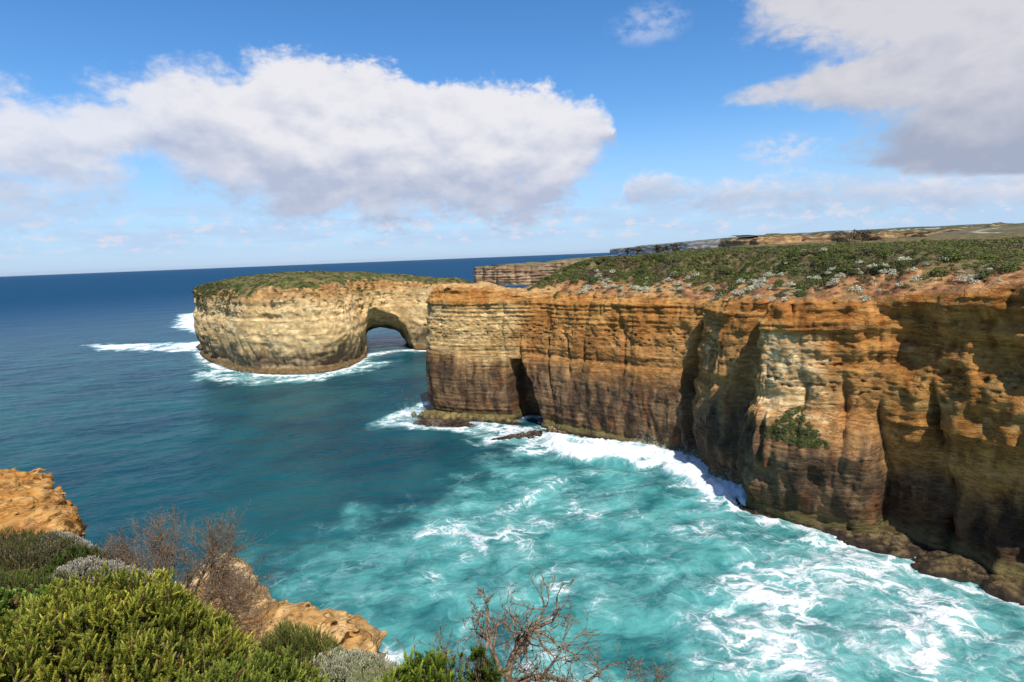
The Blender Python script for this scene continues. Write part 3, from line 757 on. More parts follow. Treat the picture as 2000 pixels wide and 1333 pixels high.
# ------------------------------------------------------------------ spray thrown up where the swell meets the rock
def spray(name, C, sig, n, size, label, seed):
    r = np.random.default_rng(seed); C = np.asarray(C, float); k = r.integers(0, len(C), n)
    p = C[k] + r.normal(size=(n, 3)) * np.asarray(sig); p[:, 2] = np.abs(r.exponential(sig[2], n)) * C[k, 2] + .05
    a = r.normal(size=(n, 3)); a /= np.linalg.norm(a, axis=1)[:, None]; b = np.cross(a, r.normal(size=(n, 3))); b /= np.linalg.norm(b, axis=1)[:, None]
    s = (size * r.uniform(.3, 1, n) ** 2)[:, None]
    q = np.stack([p - a * s, p - b * s, p + a * s, p + b * s], 1).reshape(-1, 3)
    o = mesh_np(name, q, np.arange(4 * n).reshape(-1, 4), np.full((4 * n, 3), .85), mat=M_SILVER, smooth=False)
    tag(o, label, 'spray', kind='stuff'); return o
shl = sP + sN * headland_offset(sS, np.full(len(sS), 1.0))[:, None] + sN * .7
a_ = (sS > s_at(28, 126)) & (sS < S_REC + 1)
C_ = np.concatenate([shl[a_], shl[(sS > S_CAVE) & (sS < S_CAVE + 5)]]); C_ = np.concatenate([C_, np.full((len(C_), 1), 1.0)], 1); C_[:, 2] = .6 + 1.6 * np.clip(pn(np.arange(len(C_)) / 22.0, 0, 0, 331) + .2, 0, 1)
spray('sea_spray', C_, (.7, .7, 1.0), 16000, .07, 'white spray thrown up along the foot of the cliff by the breaking swell', 333)
C_ = np.array([[-30,156,1.3],[-31,159,1.6],[-28,150,1.0],[-33,157,.8],[-22,146.5,.6],[-10,146.5,.6],[2,133,.7],[9,134,.8]], float)
spray('sea_spray', C_, (1.5, 1.2, .9), 6000, .07, 'white spray around the dark rocks at the pointed cliff end', 335)
ie = ring[(ring[:, 1] < 262) & (ring[:, 0] < -66)]; C_ = np.concatenate([ie, np.full((len(ie), 1), .7)], 1)
spray('sea_spray', C_, (1.4, 1.4, .8), 7000, .10, 'white spray along the foot of the island', 337)
# ------------------------------------------------------------------ tubes for branches
def tube(pts, rad, nseg, VL, FL):
    p = np.asarray(pts, float); n = len(p)
    t = np.gradient(p, axis=0); t /= np.linalg.norm(t, axis=1)[:, None] + 1e-9
    ref = np.array([0.31, 0.17, 0.93]) if abs(t[0, 2]) < .8 else np.array([0.9, 0.3, 0.1])
    a = np.cross(t, ref); a /= np.linalg.norm(a, axis=1)[:, None] + 1e-9; b = np.cross(t, a)
    th = np.arange(nseg) * 2 * math.pi / nseg
    ring_ = p[:, None, :] + np.asarray(rad)[:, None, None] * (np.cos(th)[None, :, None] * a[:, None, :] + np.sin(th)[None, :, None] * b[:, None, :])
    i = np.arange(n - 1)[:, None]; j = np.arange(nseg)[None]; j2 = (j + 1) % nseg
    f = np.stack([i * nseg + j, i * nseg + j2, (i + 1) * nseg + j2, (i + 1) * nseg + j], -1).reshape(-1, 4)
    VL.append(ring_.reshape(-1, 3)); FL.append(f)
def join_tubes(VL, FL):
    o, F = 0, []
    for v, f in zip(VL, FL): F.append(f + o); o += len(v)
    return np.concatenate(VL), np.concatenate(F)
# ------------------------------------------------------------------ far coast
def far_cliff(name, line, ztop, step, nz, cols, inland, rise, seed, label, wob=1.0, green=(.085,.085,.04), talus=0.0):
    P, s = polyline(line, step, step * 1.5)
    N = line_normals(P, 4)
    zt = np.interp(s, np.linspace(0, s[-1], len(ztop)), ztop) + wob * .06 * np.mean(ztop) * fbm(s / (18 * wob), 0.3, 0, 3, seed)
    v = np.linspace(0, 1, nz); Z = -2 + v[None] * (zt[:, None] + 2); S = np.repeat(s[:, None], nz, 1)
    zr = Z / zt[:, None]
    off = wob * (2.6 * fbm(S / (14 * wob), Z / 60, 0, 3, seed + 1) - 5 * np.exp(-np.abs(pn(S / (16 * wob), Z / 90, 0, seed + 2)) / .06) + 1.2 * fbm(S / (5 * wob), Z / (4 * wob), 0, 3, seed + 3) + .8 * np.tanh(3 * pn(Z / (2.6 * wob), S / 80, 0, seed + 4)))
    off += talus * np.clip(1 - zr / .5, 0, 1) ** 1.5 - wob * 3.0 * zr
    X = P[:, 0:1] + N[:, 0:1] * off; Y = P[:, 1:2] + N[:, 1:2] * off
    ds = np.r_[.4, 1.2, 3, 6, 11, 18, 28, 42, 60, 85, 120, 170] * inland / 170.0
    cx, cy, cz = [], [], []
    for d in ds:
        o = off[:, -1] - d
        x = P[:, 0] + N[:, 0] * o; y = P[:, 1] + N[:, 1] * o
        cx.append(x); cy.append(y); cz.append(zt + rise * (1 - np.exp(-d / (inland * .35))) + wob * .5 * fbm(x / 20, y / 20, 0, 3, seed + 6) - 1.4 * zt * sst(inland * .8, inland, d) * 0)
    VX = np.concatenate([X, np.stack(cx, 1)], 1); VY = np.concatenate([Y, np.stack(cy, 1)], 1); VZ = np.concatenate([Z, np.stack(cz, 1)], 1)
    nv = VX.shape[1]; S = np.repeat(s[:, None], nv, 1)
    n1 = fbm(S / (9 * wob), VZ / (7 * wob), 0, 4, seed + 7); n2 = fbm(VZ / (2.2 * wob), S / (60 * wob), 0, 3, seed + 8)
    c = cmix(cols[0], cols[1], sst(-.4, .4, n1 + .5 * n2))
    c = cmix(c, np.full(c.shape, 1.) * cols[2], sst(.0, .45, fbm(S / (22 * wob), VZ / (16 * wob), 0, 3, seed + 9)))
    gm = np.zeros_like(VX); gm[:, nz:] = 1; gm[:, nz] = .5
    gc = cmix(np.array(green) * .75, np.array(green) * 1.3, sst(-.4, .4, fbm(VX / (9 * wob), VY / (9 * wob), 0, 4, seed + 10)))
    c = cmix(c, gc, gm * sst(-.35, .05, fbm(VX / (14 * wob), VY / (14 * wob), 3, 3, seed + 11) + .25))
    o = mesh_np(name, np.stack([VX, VY, VZ], -1).reshape(-1, 3), grid_faces(len(P), nv), c.reshape(-1, 3), mat=M_FAR)
    tag(o, label, 'headland', kind='structure'); return o
BROWN = ([.33,.205,.11],[.44,.29,.155],[.27,.165,.095])
far_cliff('distant_headland', [(190,1250),(60,1060),(-10,1010),(-52,1003),(-66,985),(-60,958),(-46,950),(-44,925),(-18,905),(14,886),(40,880),(70,866),(120,800),(200,700),(330,600)],
          [34,34,30,28,29,33,35,35,34], 3.0, 40, BROWN, 60, 3, 501, 'small brown sea cliff beyond the rusty saddle', wob=1.15, green=(.16,.14,.07))
far_cliff('distant_headland', [(430,1150),(380,1040),(366,960),(366,900),(384,872),(398,880),(412,896),(455,900),(520,890),(585,866),(640,830),(700,760),(760,700),(900,600)],
          [54,56,57,58,58,60,60,60], 3.0, 40, ([.36,.20,.09],[.50,.32,.15],[.27,.16,.08]), 60, 5, 521, 'ochre cliffs across the bay with a pale sandy foot', wob=1.2, talus=10)
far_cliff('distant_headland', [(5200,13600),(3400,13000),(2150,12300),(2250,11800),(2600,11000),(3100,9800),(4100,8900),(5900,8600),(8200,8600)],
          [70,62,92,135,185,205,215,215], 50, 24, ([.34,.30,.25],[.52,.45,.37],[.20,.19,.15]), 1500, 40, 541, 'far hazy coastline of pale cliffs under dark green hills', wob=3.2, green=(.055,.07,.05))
# heath country behind the headland, rising to the right
gx = np.linspace(45, 2600, 240); gy = np.linspace(0, 1, 150)
GX, GY = np.meshgrid(gx, gy, indexing='ij')
yl = np.interp(gx, [-40, 150, 300, 420, 700, 1200, 2600], [235, 300, 420, 640, 700, 780, 900])[:, None]; y0 = np.interp(gx, [-40, 150, 330, 2600], [235, 225, 130, -400])[:, None]
GY = y0 + GY * (yl - y0)
r_ = np.hypot(GX, GY); azd = np.degrees(np.arctan2(GX, GY))
hz = 40.6 + np.interp(r_, [200, 330, 700, 1100, 2600], [0, 2.6, 12, 26, 70]) * sst(26, 43, azd) + .6 * fbm(GX / 30, GY / 30, 0, 4, 561)
hz = hz - 60 * sst(-14, 0, GY - yl) - 3 * (1 - sst(200, 300, r_))
n_ = fbm(GX / 18, GY / 18, 0, 5, 562); n2 = fbm(GX / 70, GY / 50, 0, 4, 563)
hc = cmix([.075,.075,.038], [.15,.135,.075], sst(-.4, .4, n_)); hc = cmix(hc, np.full(hc.shape, 1.) * [.20,.165,.10], sst(.1, .5, n2) * .7)
trk = np.abs(azd - 40.2 - 0.9 * np.sin(r_ / 60)) ; hc = cmix(hc, np.full(hc.shape, 1.) * [.42,.37,.29], (1 - sst(.12, .3, trk)) * sst(480, 520, r_) * (1 - sst(760, 820, r_)))
land = mesh_np('heath_hill', np.stack([GX, GY, hz], -1).reshape(-1, 3), grid_faces(len(gx), 150), hc.reshape(-1, 3), mat=M_FAR)
tag(land, 'grey green heath country rising gently to the right behind the headland', 'hill', kind='structure')
# ------------------------------------------------------------------ plants on the headland and the island
def leaf_clump(n, R, leaf, seed, up=0.5, flat=0.75, aspect=0.6):
    """n leaf-sized quads through a squat dome; returns verts (n*4,3) and a 0..1 tone per vertex"""
    r = np.random.default_rng(seed)
    d = r.normal(size=(n, 3)); d[:, 2] = np.abs(d[:, 2]); d /= np.linalg.norm(d, axis=1)[:, None]
    rad = R * (r.uniform(.35, 1, n) ** .5) * (1 + .28 * pn(d[:, 0] * 2.2 + seed, d[:, 1] * 2.2, d[:, 2] * 2.2, seed))
    p = d * rad[:, None]; p[:, 2] *= flat
    nrm = d * .8 + r.normal(size=(n, 3)) * .55; nrm[:, 2] += up; nrm /= np.linalg.norm(nrm, axis=1)[:, None]
    a = np.cross(nrm, r.normal(size=(n, 3))); a /= np.linalg.norm(a, axis=1)[:, None]; b = np.cross(nrm, a)
    s = leaf * r.uniform(.6, 1.25, n)[:, None]
    q = np.stack([p - a * s - b * s * aspect, p + a * s - b * s * aspect, p + a * s + b * s * aspect, p - a * s + b * s * aspect], 1)
    return q.reshape(-1, 3), np.repeat(r.uniform(0, 1, n), 4)

def merge_clumps(name, P, sc, temps, colA, colB, mat, tone=None, spin=True, hue=None):
    V, C = [], []
    r = np.random.default_rng(77)
    for k in range(len(P)):
        v, t = temps[k % len(temps)]
        a = r.uniform(0, 6.283); ca, sa = math.cos(a), math.sin(a)
        q = v * sc[k]; q = np.stack([q[:, 0] * ca - q[:, 1] * sa, q[:, 0] * sa + q[:, 1] * ca, q[:, 2]], 1) + P[k]
        V.append(q)
        A = np.asarray(colA[k] if np.ndim(colA) > 1 else colA); B = np.asarray(colB[k] if np.ndim(colB) > 1 else colB)
        C.append(A + (B - A) * t[:, None])
    V = np.concatenate(V); C = np.concatenate(C)
    return mesh_np(name, V, np.arange(len(V)).reshape(-1, 4), C, mat=mat, smooth=False)

GREENS = np.array([[.045,.062,.018],[.072,.088,.022],[.10,.118,.028],[.075,.066,.030],[.125,.108,.048],[.115,.078,.050]])
temps = [leaf_clump(70, .85, .13, 600 + k) for k in range(6)]
# green scrub mass on top of the headland
N = 42000
s_ = rng.uniform(S_BACK - 30, s_at(85, 39), N); d_ = rng.uniform(1.0, 70, N) ** 1.0
qx, qy = hP[np.searchsorted(hS, s_).clip(0, len(hS) - 1)].T
nn_ = hN[np.searchsorted(hS, s_).clip(0, len(hS) - 1)]
qx = qx - nn_[:, 0] * (d_ + 4); qy = qy - nn_[:, 1] * (d_ + 4)
z_, dr, sr, ins_ = cap_z(qx, qy)
front = (sr > S_TIP)
edge0 = np.interp(qx, [4, 10, 16, 24, 34, 44, 52, 60, 70, 90], [3.0, 4.0, 6.0, 6.5, 7.0, 6.5, 6.5, 6.0, 5.5, 6]) + .6 + 8.5 * fbm(qx / 6, qy / 6, 0, 3, 611)
dens = sst(-.6, 3.2, dr - edge0) * (qx > 5) + .07 * (qx > 9)
dens = np.where(sr < S_TIPL, np.where(qx > 8, 1.0, 0.0), dens)
keepv = ins_ & (rng.uniform(0, 1, N) < dens) & (np.hypot(qx, qy) < 260)
qx, qy, z_, dr = qx[keepv], qy[keepv], z_[keepv], dr[keepv]
ci = (fbm(qx / 6, qy / 6, 0, 3, 612) * 3.4 + 2.2 + rng.normal(0, .55, len(qx))).round().clip(0, 5).astype(int)
dist = np.hypot(qx, qy)
sc_ = rng.uniform(.55, 1.2, len(qx)) * np.interp(dist, [70, 130, 220], [.46, .72, 1.0]) * np.where(dr < 8, .8, 1)
tn_ = rng.uniform(.85, 1.2, (len(qx), 1))
ob = merge_clumps('scrub', np.stack([qx, qy, z_ - .12], 1), sc_, temps, GREENS[ci] * .9 * tn_, GREENS[ci] * 1.8 * tn_, M_SCRUB)
tag(ob, 'dense low green scrub covering the top of the headland', 'scrub', kind='stuff')
# island scrub
top_i = np.where(IG > .35)[0]
pk = rng.choice(top_i, 4200); pv = IV[pk]
pk_ok = fbm(pv[:, 0] / 5, pv[:, 1] / 5, 4, 3, 227) < .22
pv = pv[pk_ok]; ci = (fbm(pv[:, 0] / 9, pv[:, 1] / 9, 0, 3, 613) * 3 + 1.5 + rng.normal(0, .5, len(pv))).round().clip(0, 5).astype(int)
ob = merge_clumps('scrub', pv - [0, 0, .25], rng.uniform(.4, .95, len(pv)), temps[:3], GREENS[ci] * .8, GREENS[ci] * 1.4, M_SCRUB)
tag(ob, 'short green scrub covering the rounded top of the island', 'scrub', kind='stuff')
# steep green patch spilling over the island's left rim
sel_ = np.where((IV[:, 0] < -112) & (IV[:, 0] > -166) & (IV[:, 1] < 300) & (IV[:, 2] > 22.5 + .055 * (IV[:, 0] + 160) * 0) & (IV[:, 2] < 37) & (IN[:, 1] < .3))[0]
m_ = fbm(IV[sel_, 0] / 6, IV[sel_, 1] / 6, IV[sel_, 2] / 6, 3, 614) + np.interp(IV[sel_, 0], [-165, -150, -128, -112], [.1, .4, .15, -.6]) + np.interp(IV[sel_, 2], [22, 28, 36], [-.35, .1, .5]) > .12
pk = rng.choice(sel_[m_], 520); ci = rng.integers(0, 4, 520)
ob = merge_clumps('scrub', IV[pk], rng.uniform(.55, 1.15, 520), temps[:3], GREENS[ci] * .8, GREENS[ci] * 1.35, M_SCRUB)
tag(ob, 'green scrub hanging down the upper left face of the island', 'scrub', kind='stuff')
# grassy bench half way up the promontory
sb = rng.uniform(S_PL + 2.4, S_CO - 1.2, 1100); zb = rng.uniform(14.6, 19.6, 1100)
tri = 1 - np.abs((sb - (S_PL + 6.4)) / 4.6); kb = (zb - 15.0) / 4.6 < tri + .1
sb, zb = sb[kb], zb[kb]; kk = np.searchsorted(hS, sb); ob_ = headland_offset(sb, zb)
pb = np.stack([hP[kk, 0] + hN[kk, 0] * ob_, hP[kk, 1] + hN[kk, 1] * ob_, zb - .1], 1)
tb = [leaf_clump(60, .5, .075, 640 + k) for k in range(3)]
ob = merge_clumps('scrub', pb, rng.uniform(.4, .9, len(pb)), tb, np.array([.05,.08,.02]), np.array([.12,.15,.045]), M_SCRUB)
tag(ob, 'bright green growth on the sloping bench half way up the promontory', 'scrub', kind='stuff')

# --- individual cushion shrubs on the soil slope (shared meshes)
def shrub_mesh(name, n, R, leaf, seed, A, B, mat, flat=.8, core=(.05,.05,.03)):
    v, t = leaf_clump(n, R, leaf, seed, flat=flat); C = np.asarray(A) + (np.asarray(B) - np.asarray(A)) * t[:, None]
    o = mesh_np(name, v, np.arange(len(v)).reshape(-1, 4), C, mat=mat, smooth=False, link=False)
    return o
def scatter(protos, P, sc, label_f, cat, group):
    for k in range(len(P)):
        pr = protos[k % len(protos)]
        o = pr.copy(); COL.objects.link(o); o.location = P[k]; o.scale = (sc[k],) * 3; o.rotation_euler = (0, 0, rng.uniform(0, 6.28))
        tag(o, label_f, cat, group)
silv = [shrub_mesh('cushion_shrub', 190, .8, .075, 660 + k, [.29,.29,.19], [.74,.72,.56], M_SILVER) for k in range(5)]
oliv = [shrub_mesh('heath_shrub', 170, .8, .085, 670 + k, [.045,.06,.02], [.12,.13,.05], M_SCRUB) for k in range(4)]
drys = [shrub_mesh('dry_shrub', 150, .8, .07, 680 + k, [.10,.065,.045], [.23,.16,.11], M_SCRUB) for k in range(3)]
def slope_spots(n, s0, s1, dmean, dsd, clus, seed):
    r = np.random.default_rng(seed); S, Dd = [], []
    while len(S) < n:
        s = r.uniform(s0, s1); d = r.normal(dmean, dsd)
        if d < .4 or fbm(s / 5.0, d / 3.0, 0, 2, seed) < r.uniform(-.5, clus): continue
        S.append(s); Dd.append(d)
    S, Dd = np.array(S), np.array(Dd); x, y, z = cap_point(S, Dd)
    k = ((x > 11) & (y < 150))
    return np.stack([x, y, z], 1)[k], S[k], Dd[k]
P1, _, _ = slope_spots(215, S_W1 - 3, s_at(77, 47.5), 6.2, 3.0, .45, 691)
dsc = np.interp(np.hypot(P1[:, 0], P1[:, 1]), [75, 110, 140], [.62, .85, 1.0])
scatter(silv, P1 + [0, 0, .02], rng.uniform(.6, 1.5, len(P1)) * dsc, 'small silvery cushion shrub on the rust soil slope above the cliff', 'shrub', 'silvery cushion shrubs above the cliff')
P2, _, _ = slope_spots(170, S_W1 - 3, s_at(77, 47.5), 4.8, 2.6, .35, 693)
scatter(oliv, P2, rng.uniform(.4, .95, len(P2)) * .85, 'olive green heath shrub on the rust soil slope above the cliff', 'shrub', 'olive heath shrubs above the cliff')
P3, _, _ = slope_spots(130, S_W1 - 3, s_at(77, 47.5), 6.0, 2.6, .3, 695)
scatter(drys, P3, rng.uniform(.4, .9, len(P3)) * .9, 'brown dry shrub on the rust soil slope above the cliff', 'shrub', 'dry brown shrubs above the cliff')
bigg = [shrub_mesh('leafy_shrub', 420, 1.0, .085, 685 + k, [.05,.075,.017], [.15,.17,.045], M_SCRUB, flat=.8) for k in range(4)]
P4, S4, D4 = slope_spots(60, S_W1 - 6, s_at(77, 47.5), 9.0, 3.2, .4, 697)
scatter(bigg, P4, rng.uniform(.8, 1.7, len(P4)) * np.interp(np.hypot(P4[:, 0], P4[:, 1]), [75, 110, 140], [.7, .95, 1.1]), 'larger bright green shrub standing above the scrub near the cliff top', 'shrub', 'larger green shrubs near the cliff top')
P5, S5, D5 = slope_spots(26, s_at(66, 60.4) - 4, s_at(77, 47.5), 9.5, 2.5, .6, 698)
scatter(bigg, P5, rng.uniform(.9, 1.7, len(P5)), 'big bright green shrub on the plateau toward the right edge', 'shrub', 'big green shrubs toward the right edge')
# tufts clinging to the face of the promontory
for (ds, zz, sc, lb) in ((3.6, 27.5, .55, 'round green tuft clinging to the pale promontory face'), (5.3, 27.8, .5, 'green tuft in the crack right of the pale promontory face'),
                         (9.5, 32.0, .45, 'small green tuft high on the rock right of the pale face')):
    kk = np.searchsorted(hS, S_PL + ds); of = headland_offset(np.array([S_PL + ds]), np.array([zz]))[0] + .1
    o = oliv[0].copy(); COL.objects.link(o); o.name = 'rock_shrub'; o.location = (hP[kk, 0] + hN[kk, 0] * of, hP[kk, 1] + hN[kk, 1] * of, zz); o.scale = (sc,) * 3
    tag(o, lb, 'shrub')

# --- trees on the skyline of the headland
def at_dir(px, r):
    """plan point r metres out in the direction of a photo column near the horizon"""
    a = math.atan2((px - 1000) * .99, 1087.0); return math.sin(a) * r, math.cos(a) * r
def tree(x, y, z, w_, h_, seed, label, colA, colB, group):
    t = empty('coast_tree', (x, y, z)); tag(t, label, 'tree', group)
    r = np.random.default_rng(seed)
    V, Cc = [], []
    nl = 9
    for k in range(nl):
        a = r.uniform(0, 6.28); q = r.uniform(0, 1) ** .5
        c = np.array([math.cos(a) * q * w_ * .36, math.sin(a) * q * w_ * .36, h_ * r.uniform(.22, .72) - .10 * h_ * q])
        v, tt = leaf_clump(150, w_ * .22, .16, seed * 13 + k, flat=.7 * h_ / w_ * 1.6 if h_ < w_ else .9)
        V.append(v + c); tn = r.uniform(.8, 1.2); Cc.append((np.asarray(colA) + (np.asarray(colB) - np.asarray(colA)) * tt[:, None]) * tn)
    V = np.concatenate(V); mesh_np('crown', V, np.arange(len(V)).reshape(-1, 4), np.concatenate(Cc), mat=M_SCRUB, smooth=False, parent=t)
    TV, TF = [], []
    for k in range(4):
        e = np.array([r.uniform(-.3, .3) * w_, r.uniform(-.3, .3) * w_, h_ * .62]); b0 = np.array([r.uniform(-.1, .1) * w_, r.uniform(-.1, .1) * w_, -.4])
        m_ = (b0 + e) / 2 + r.normal(size=3) * .06 * w_
        tube([b0, m_, e], [.035 * h_, .026 * h_, .012 * h_], 6, TV, TF)
    tv, tf = join_tubes(TV, TF); mesh_np('trunk', tv, tf, np.full((len(tv), 3), .8), mat=M_WOOD, parent=t)
    return t
for px, r, w_, h_, lb in ((1229, 236, 2.2, 3.6, 'thin upright dark bush at the left end of the skyline row'), (1249, 240, 5.4, 3.7, 'rounded dark bush second in the skyline row'),
                          (1287, 238, 4.6, 3.8, 'dark bush in the middle of the skyline row'), (1302, 246, 3.6, 3.4, 'small dark bush nestled right of the middle of the skyline row'),
                          (1322, 242, 4.6, 4.2, 'tallest dark bush at the right end of the skyline row')):
    x, y = at_dir(px, r); tree(x, y, 43.8, w_, h_, 700 + px, lb, [.045,.04,.024], [.115,.095,.06], 'dark bushes along the skyline')
for px, r, w_, h_, lb in ((1646, 218, 8.5, 6.2, 'broad dark brown green thicket on the skyline, left half of the pair'), (1680, 222, 7.0, 6.6, 'taller dark thicket on the skyline, right half of the pair'),
                          (1706, 224, 4.0, 3.4, 'low dark bush at the right foot of the tall skyline thicket'),
                          (1764, 262, 6.5, 3.2, 'low spreading dark bush on the skyline before the grey hill'), (1788, 258, 6.2, 4.4, 'rounded dark bush on the skyline before the grey hill')):
    x, y = at_dir(px, r); tree(x, y, 43.7, w_, h_, 700 + px, lb, [.042,.036,.022], [.105,.085,.05], 'dark thickets before the grey hill')
# ------------------------------------------------------------------ near bluff: ground, rocks, shrubs
def fg_ground(x, y):
    z = 41.55 - .25 * (y - 3) - .09 * np.maximum(y - 4.5, 0) - .10 * (x + 4) + .10 * fbm(x / 1.3, y / 1.3, 0, 3, 801)
    z = z + 1.9 * (1 - sst(.4, 2.2, y)) 
    return z
EDGE = [(-60,34),(-40,28),(-24,21),(-16,16.2),(-12.6,12.6),(-10,11.2),(-8.4,10.2),(-7.2,9.2),(-6.2,8.1),(-5.2,7.0),(-4.2,6.3),(-3.2,5.95),(-2.3,5.85),(-1.6,5.7),(-.8,5.1),(.6,4.9),(2,4.6),(4,4.2),(9,3.4),(20,1),(40,-6)]
eP, _e = polyline(EDGE, .15, .4)
def fg_full(x, y):
    d, _ = nearest_on(eP, np.stack([x, y], 1)); k = np.interp(x, eP[:, 0], eP[:, 1]) > y
    d = np.where(k, d, -d)                      # positive = on the bluff
    z = fg_ground(x, y)
    drop = np.clip(-d, 0, 60)
    return z - np.minimum(np.minimum(drop, 2.6) * 1.25 + np.maximum(drop - 2.6, 0) * 6, np.maximum(z + 2, 0)) * sst(0, .25, drop), d
gx = np.r_[np.arange(-60, -16, 1.0), np.arange(-16, 6, .14), np.arange(6, 40, 1.0)]; gy = np.r_[np.arange(-12, 2, 1.0), np.arange(2, 16, .14), np.arange(16, 44, .7)]
GX, GY = np.meshgrid(gx, gy, indexing='ij'); gz, gd = fg_full(GX.ravel(), GY.ravel())
gcol = np.full((GX.size, 3), .1)
bl = mesh_np('bluff_ground', np.stack([GX.ravel(), GY.ravel(), gz], 1), grid_faces(len(gx), len(gy)), gcol, mat=M_SOIL)
tag(bl, 'brown soil of the near bluff under the coastal shrubs', 'ground', kind='structure')

# rocks on the bluff edge
def sdf_rock(name, blobs, h, seed, colA, colB, label, flat=1.0, ns=1.0, strata=.05):
    """smooth union of ellipsoids (centre, radii, yaw) roughened into one sandstone rock"""
    B = [np.asarray(b[0], float) for b in blobs]; Rr = [np.asarray(b[1], float) for b in blobs]
    lo = np.min([b - r.max() for b, r in zip(B, Rr)], 0) - .3; hi = np.max([b + r.max() for b, r in zip(B, Rr)], 0) + .3
    ax = [np.arange(lo[k], hi[k], h) for k in range(3)]
    X, Y, Z = np.meshgrid(*ax, indexing='ij'); f = None
    for (c, r, yaw) in blobs:
        ca, sa = math.cos(yaw), math.sin(yaw); px, py, pz = X - c[0], Y - c[1], Z - c[2]
        u, v = px * ca + py * sa, -px * sa + py * ca
        q = ((np.abs(u) / r[0]) ** 2.6 + (np.abs(v) / r[1]) ** 2.6 + (np.abs(pz) / r[2]) ** 2.6) ** (1 / 2.6)
        e = (q - 1) * min(r)
        if f is None: f = e
        else:
            k = .22; t = np.clip(.5 + .5 * (f - e) / k, 0, 1); f = f * (1 - t) + e * t - k * t * (1 - t)
    bnd = np.abs(f) < .6; x, y, z = X[bnd], Y[bnd], Z[bnd]
    n = .22 * ns * fbm(x / .9, y / .9, z / .7, 4, seed) + strata * np.tanh(3 * pn(z / .16 + .5 * pn(x, y, 0, seed + 2), x / 4, y / 4, seed + 1)) + .07 * fbm(x / .16, y / .16, z / .1, 3, seed + 3) - .10 * np.clip(pn(x / .22, y / .22, z / .15, seed + 8) - .2, 0, 1) * 2
    f[bnd] += n * .8
    V, F = surface_nets(f.astype(np.float32), lo, h); N = vnormals(V, F)
    t = fbm(V[:, 0] / .7, V[:, 1] / .7, V[:, 2] / .4, 4, seed + 4); t2 = fbm(V[:, 0] / 1.6, V[:, 1] / 1.6, V[:, 2] / 1.2, 3, seed + 5)
    c = cmix(colA, colB, sst(-.35, .35, t + .5 * t2)); c = cmix(c, np.full(c.shape, 1.) * [.34,.15,.045], sst(.12, .4, t2) * .7)
    c = cmix(c, np.full(c.shape, 1.) * [.16,.10,.05], sst(.32, .55, fbm(V[:, 0] / .3, V[:, 1] / .3, V[:, 2] / .2, 3, seed + 6)) * .6)
    org = V.mean(0); o = mesh_np(name, V - org, F, c, mat=M_ROCK); o.location = org
    tag(o, label, 'rock'); return o
OC1, OC2 = [.43,.205,.05], [.56,.31,.10]
sdf_rock('boulder', [((-11.75,12.0,39.0),(1.35,1.2,.66),.3),((-10.75,11.2,38.8),(.75,1.0,.66),.2),((-13.2,13.2,38.95),(1.5,1.2,.62),.2),((-15.0,14.8,38.8),(1.5,1.4,.72),.0)], .06, 811, OC1, OC2,
         'large ochre boulder at the left edge above the sea', ns=.6, strata=.035)
sdf_rock('boulder', [((-9.7,10.8,38.6),(.32,.5,.5),0),((-9.55,10.8,38.0),(.45,.7,.7),0)], .055, 815, [.48,.24,.07], [.58,.33,.12], 'small orange rock tucked under the right end of the large ochre boulder', ns=.5)
sdf_rock('boulder', [((-5.6,9.5,38.98),(.52,.75,.62),.3),((-5.15,9.2,38.45),(.6,.8,.62),.3),((-4.6,8.8,38.3),(.7,.8,.62),.3)], .05, 821, [.56,.37,.17], [.68,.48,.25],
         'pale layered sandstone outcrop behind the bare twiggy shrub', strata=.10)
sdf_rock('boulder', [((-4.05,8.4,38.7),(1.0,.75,.62),-.25),((-3.3,8.1,38.8),(.62,.75,.60),-.3),((-2.85,7.7,38.45),(.42,.8,.75),-.3)], .05, 831, [.46,.26,.09], [.60,.38,.16],
         'flat topped orange sandstone ledge above the turquoise water, lower middle', strata=.08, ns=.7)

# --- foliage builders
def shoot_template(L, n, ll, lw, ang, seed, taper=True):
    """a leafy shoot along +z with spirally set leaves"""
    r = np.random.default_rng(seed); V, T = [], []
    for k in range(n):
        t = (k + .3) / n; a = k * 2.39996 + r.uniform(-.3, .3)
        el = lerp(ang, .22 * ang, t) + r.uniform(-.12, .12)
        d = np.array([math.cos(a) * math.sin(el), math.sin(a) * math.sin(el), math.cos(el)])
        side = np.cross(d, [0, 0, 1.0]); side /= np.linalg.norm(side) + 1e-6
        nn = np.cross(side, d)
        l = ll * (1 - .35 * t if taper else 1) * r.uniform(.8, 1.2); w_ = lw * r.uniform(.8, 1.2)
        b = np.array([0, 0, L * t * .92])
        V += [b - side * w_ * .35, b + side * w_ * .35, b + d * l * .62 + side * w_ * .5 + nn * l * .05, b + d * l, b + d * l * .62 - side * w_ * .5 + nn * l * .05]
        T += [t] * 5
    return np.array(V), np.array(T)
def frames(D):
    D = D / np.linalg.norm(D, axis=1)[:, None]
    ref = np.where(np.abs(D[:, 2:3]) < .9, [[0, 0, 1.]], [[1., 0, 0]])
    A = np.cross(ref, D); A /= np.linalg.norm(A, axis=1)[:, None]; B = np.cross(D, A)
    return A, B, D
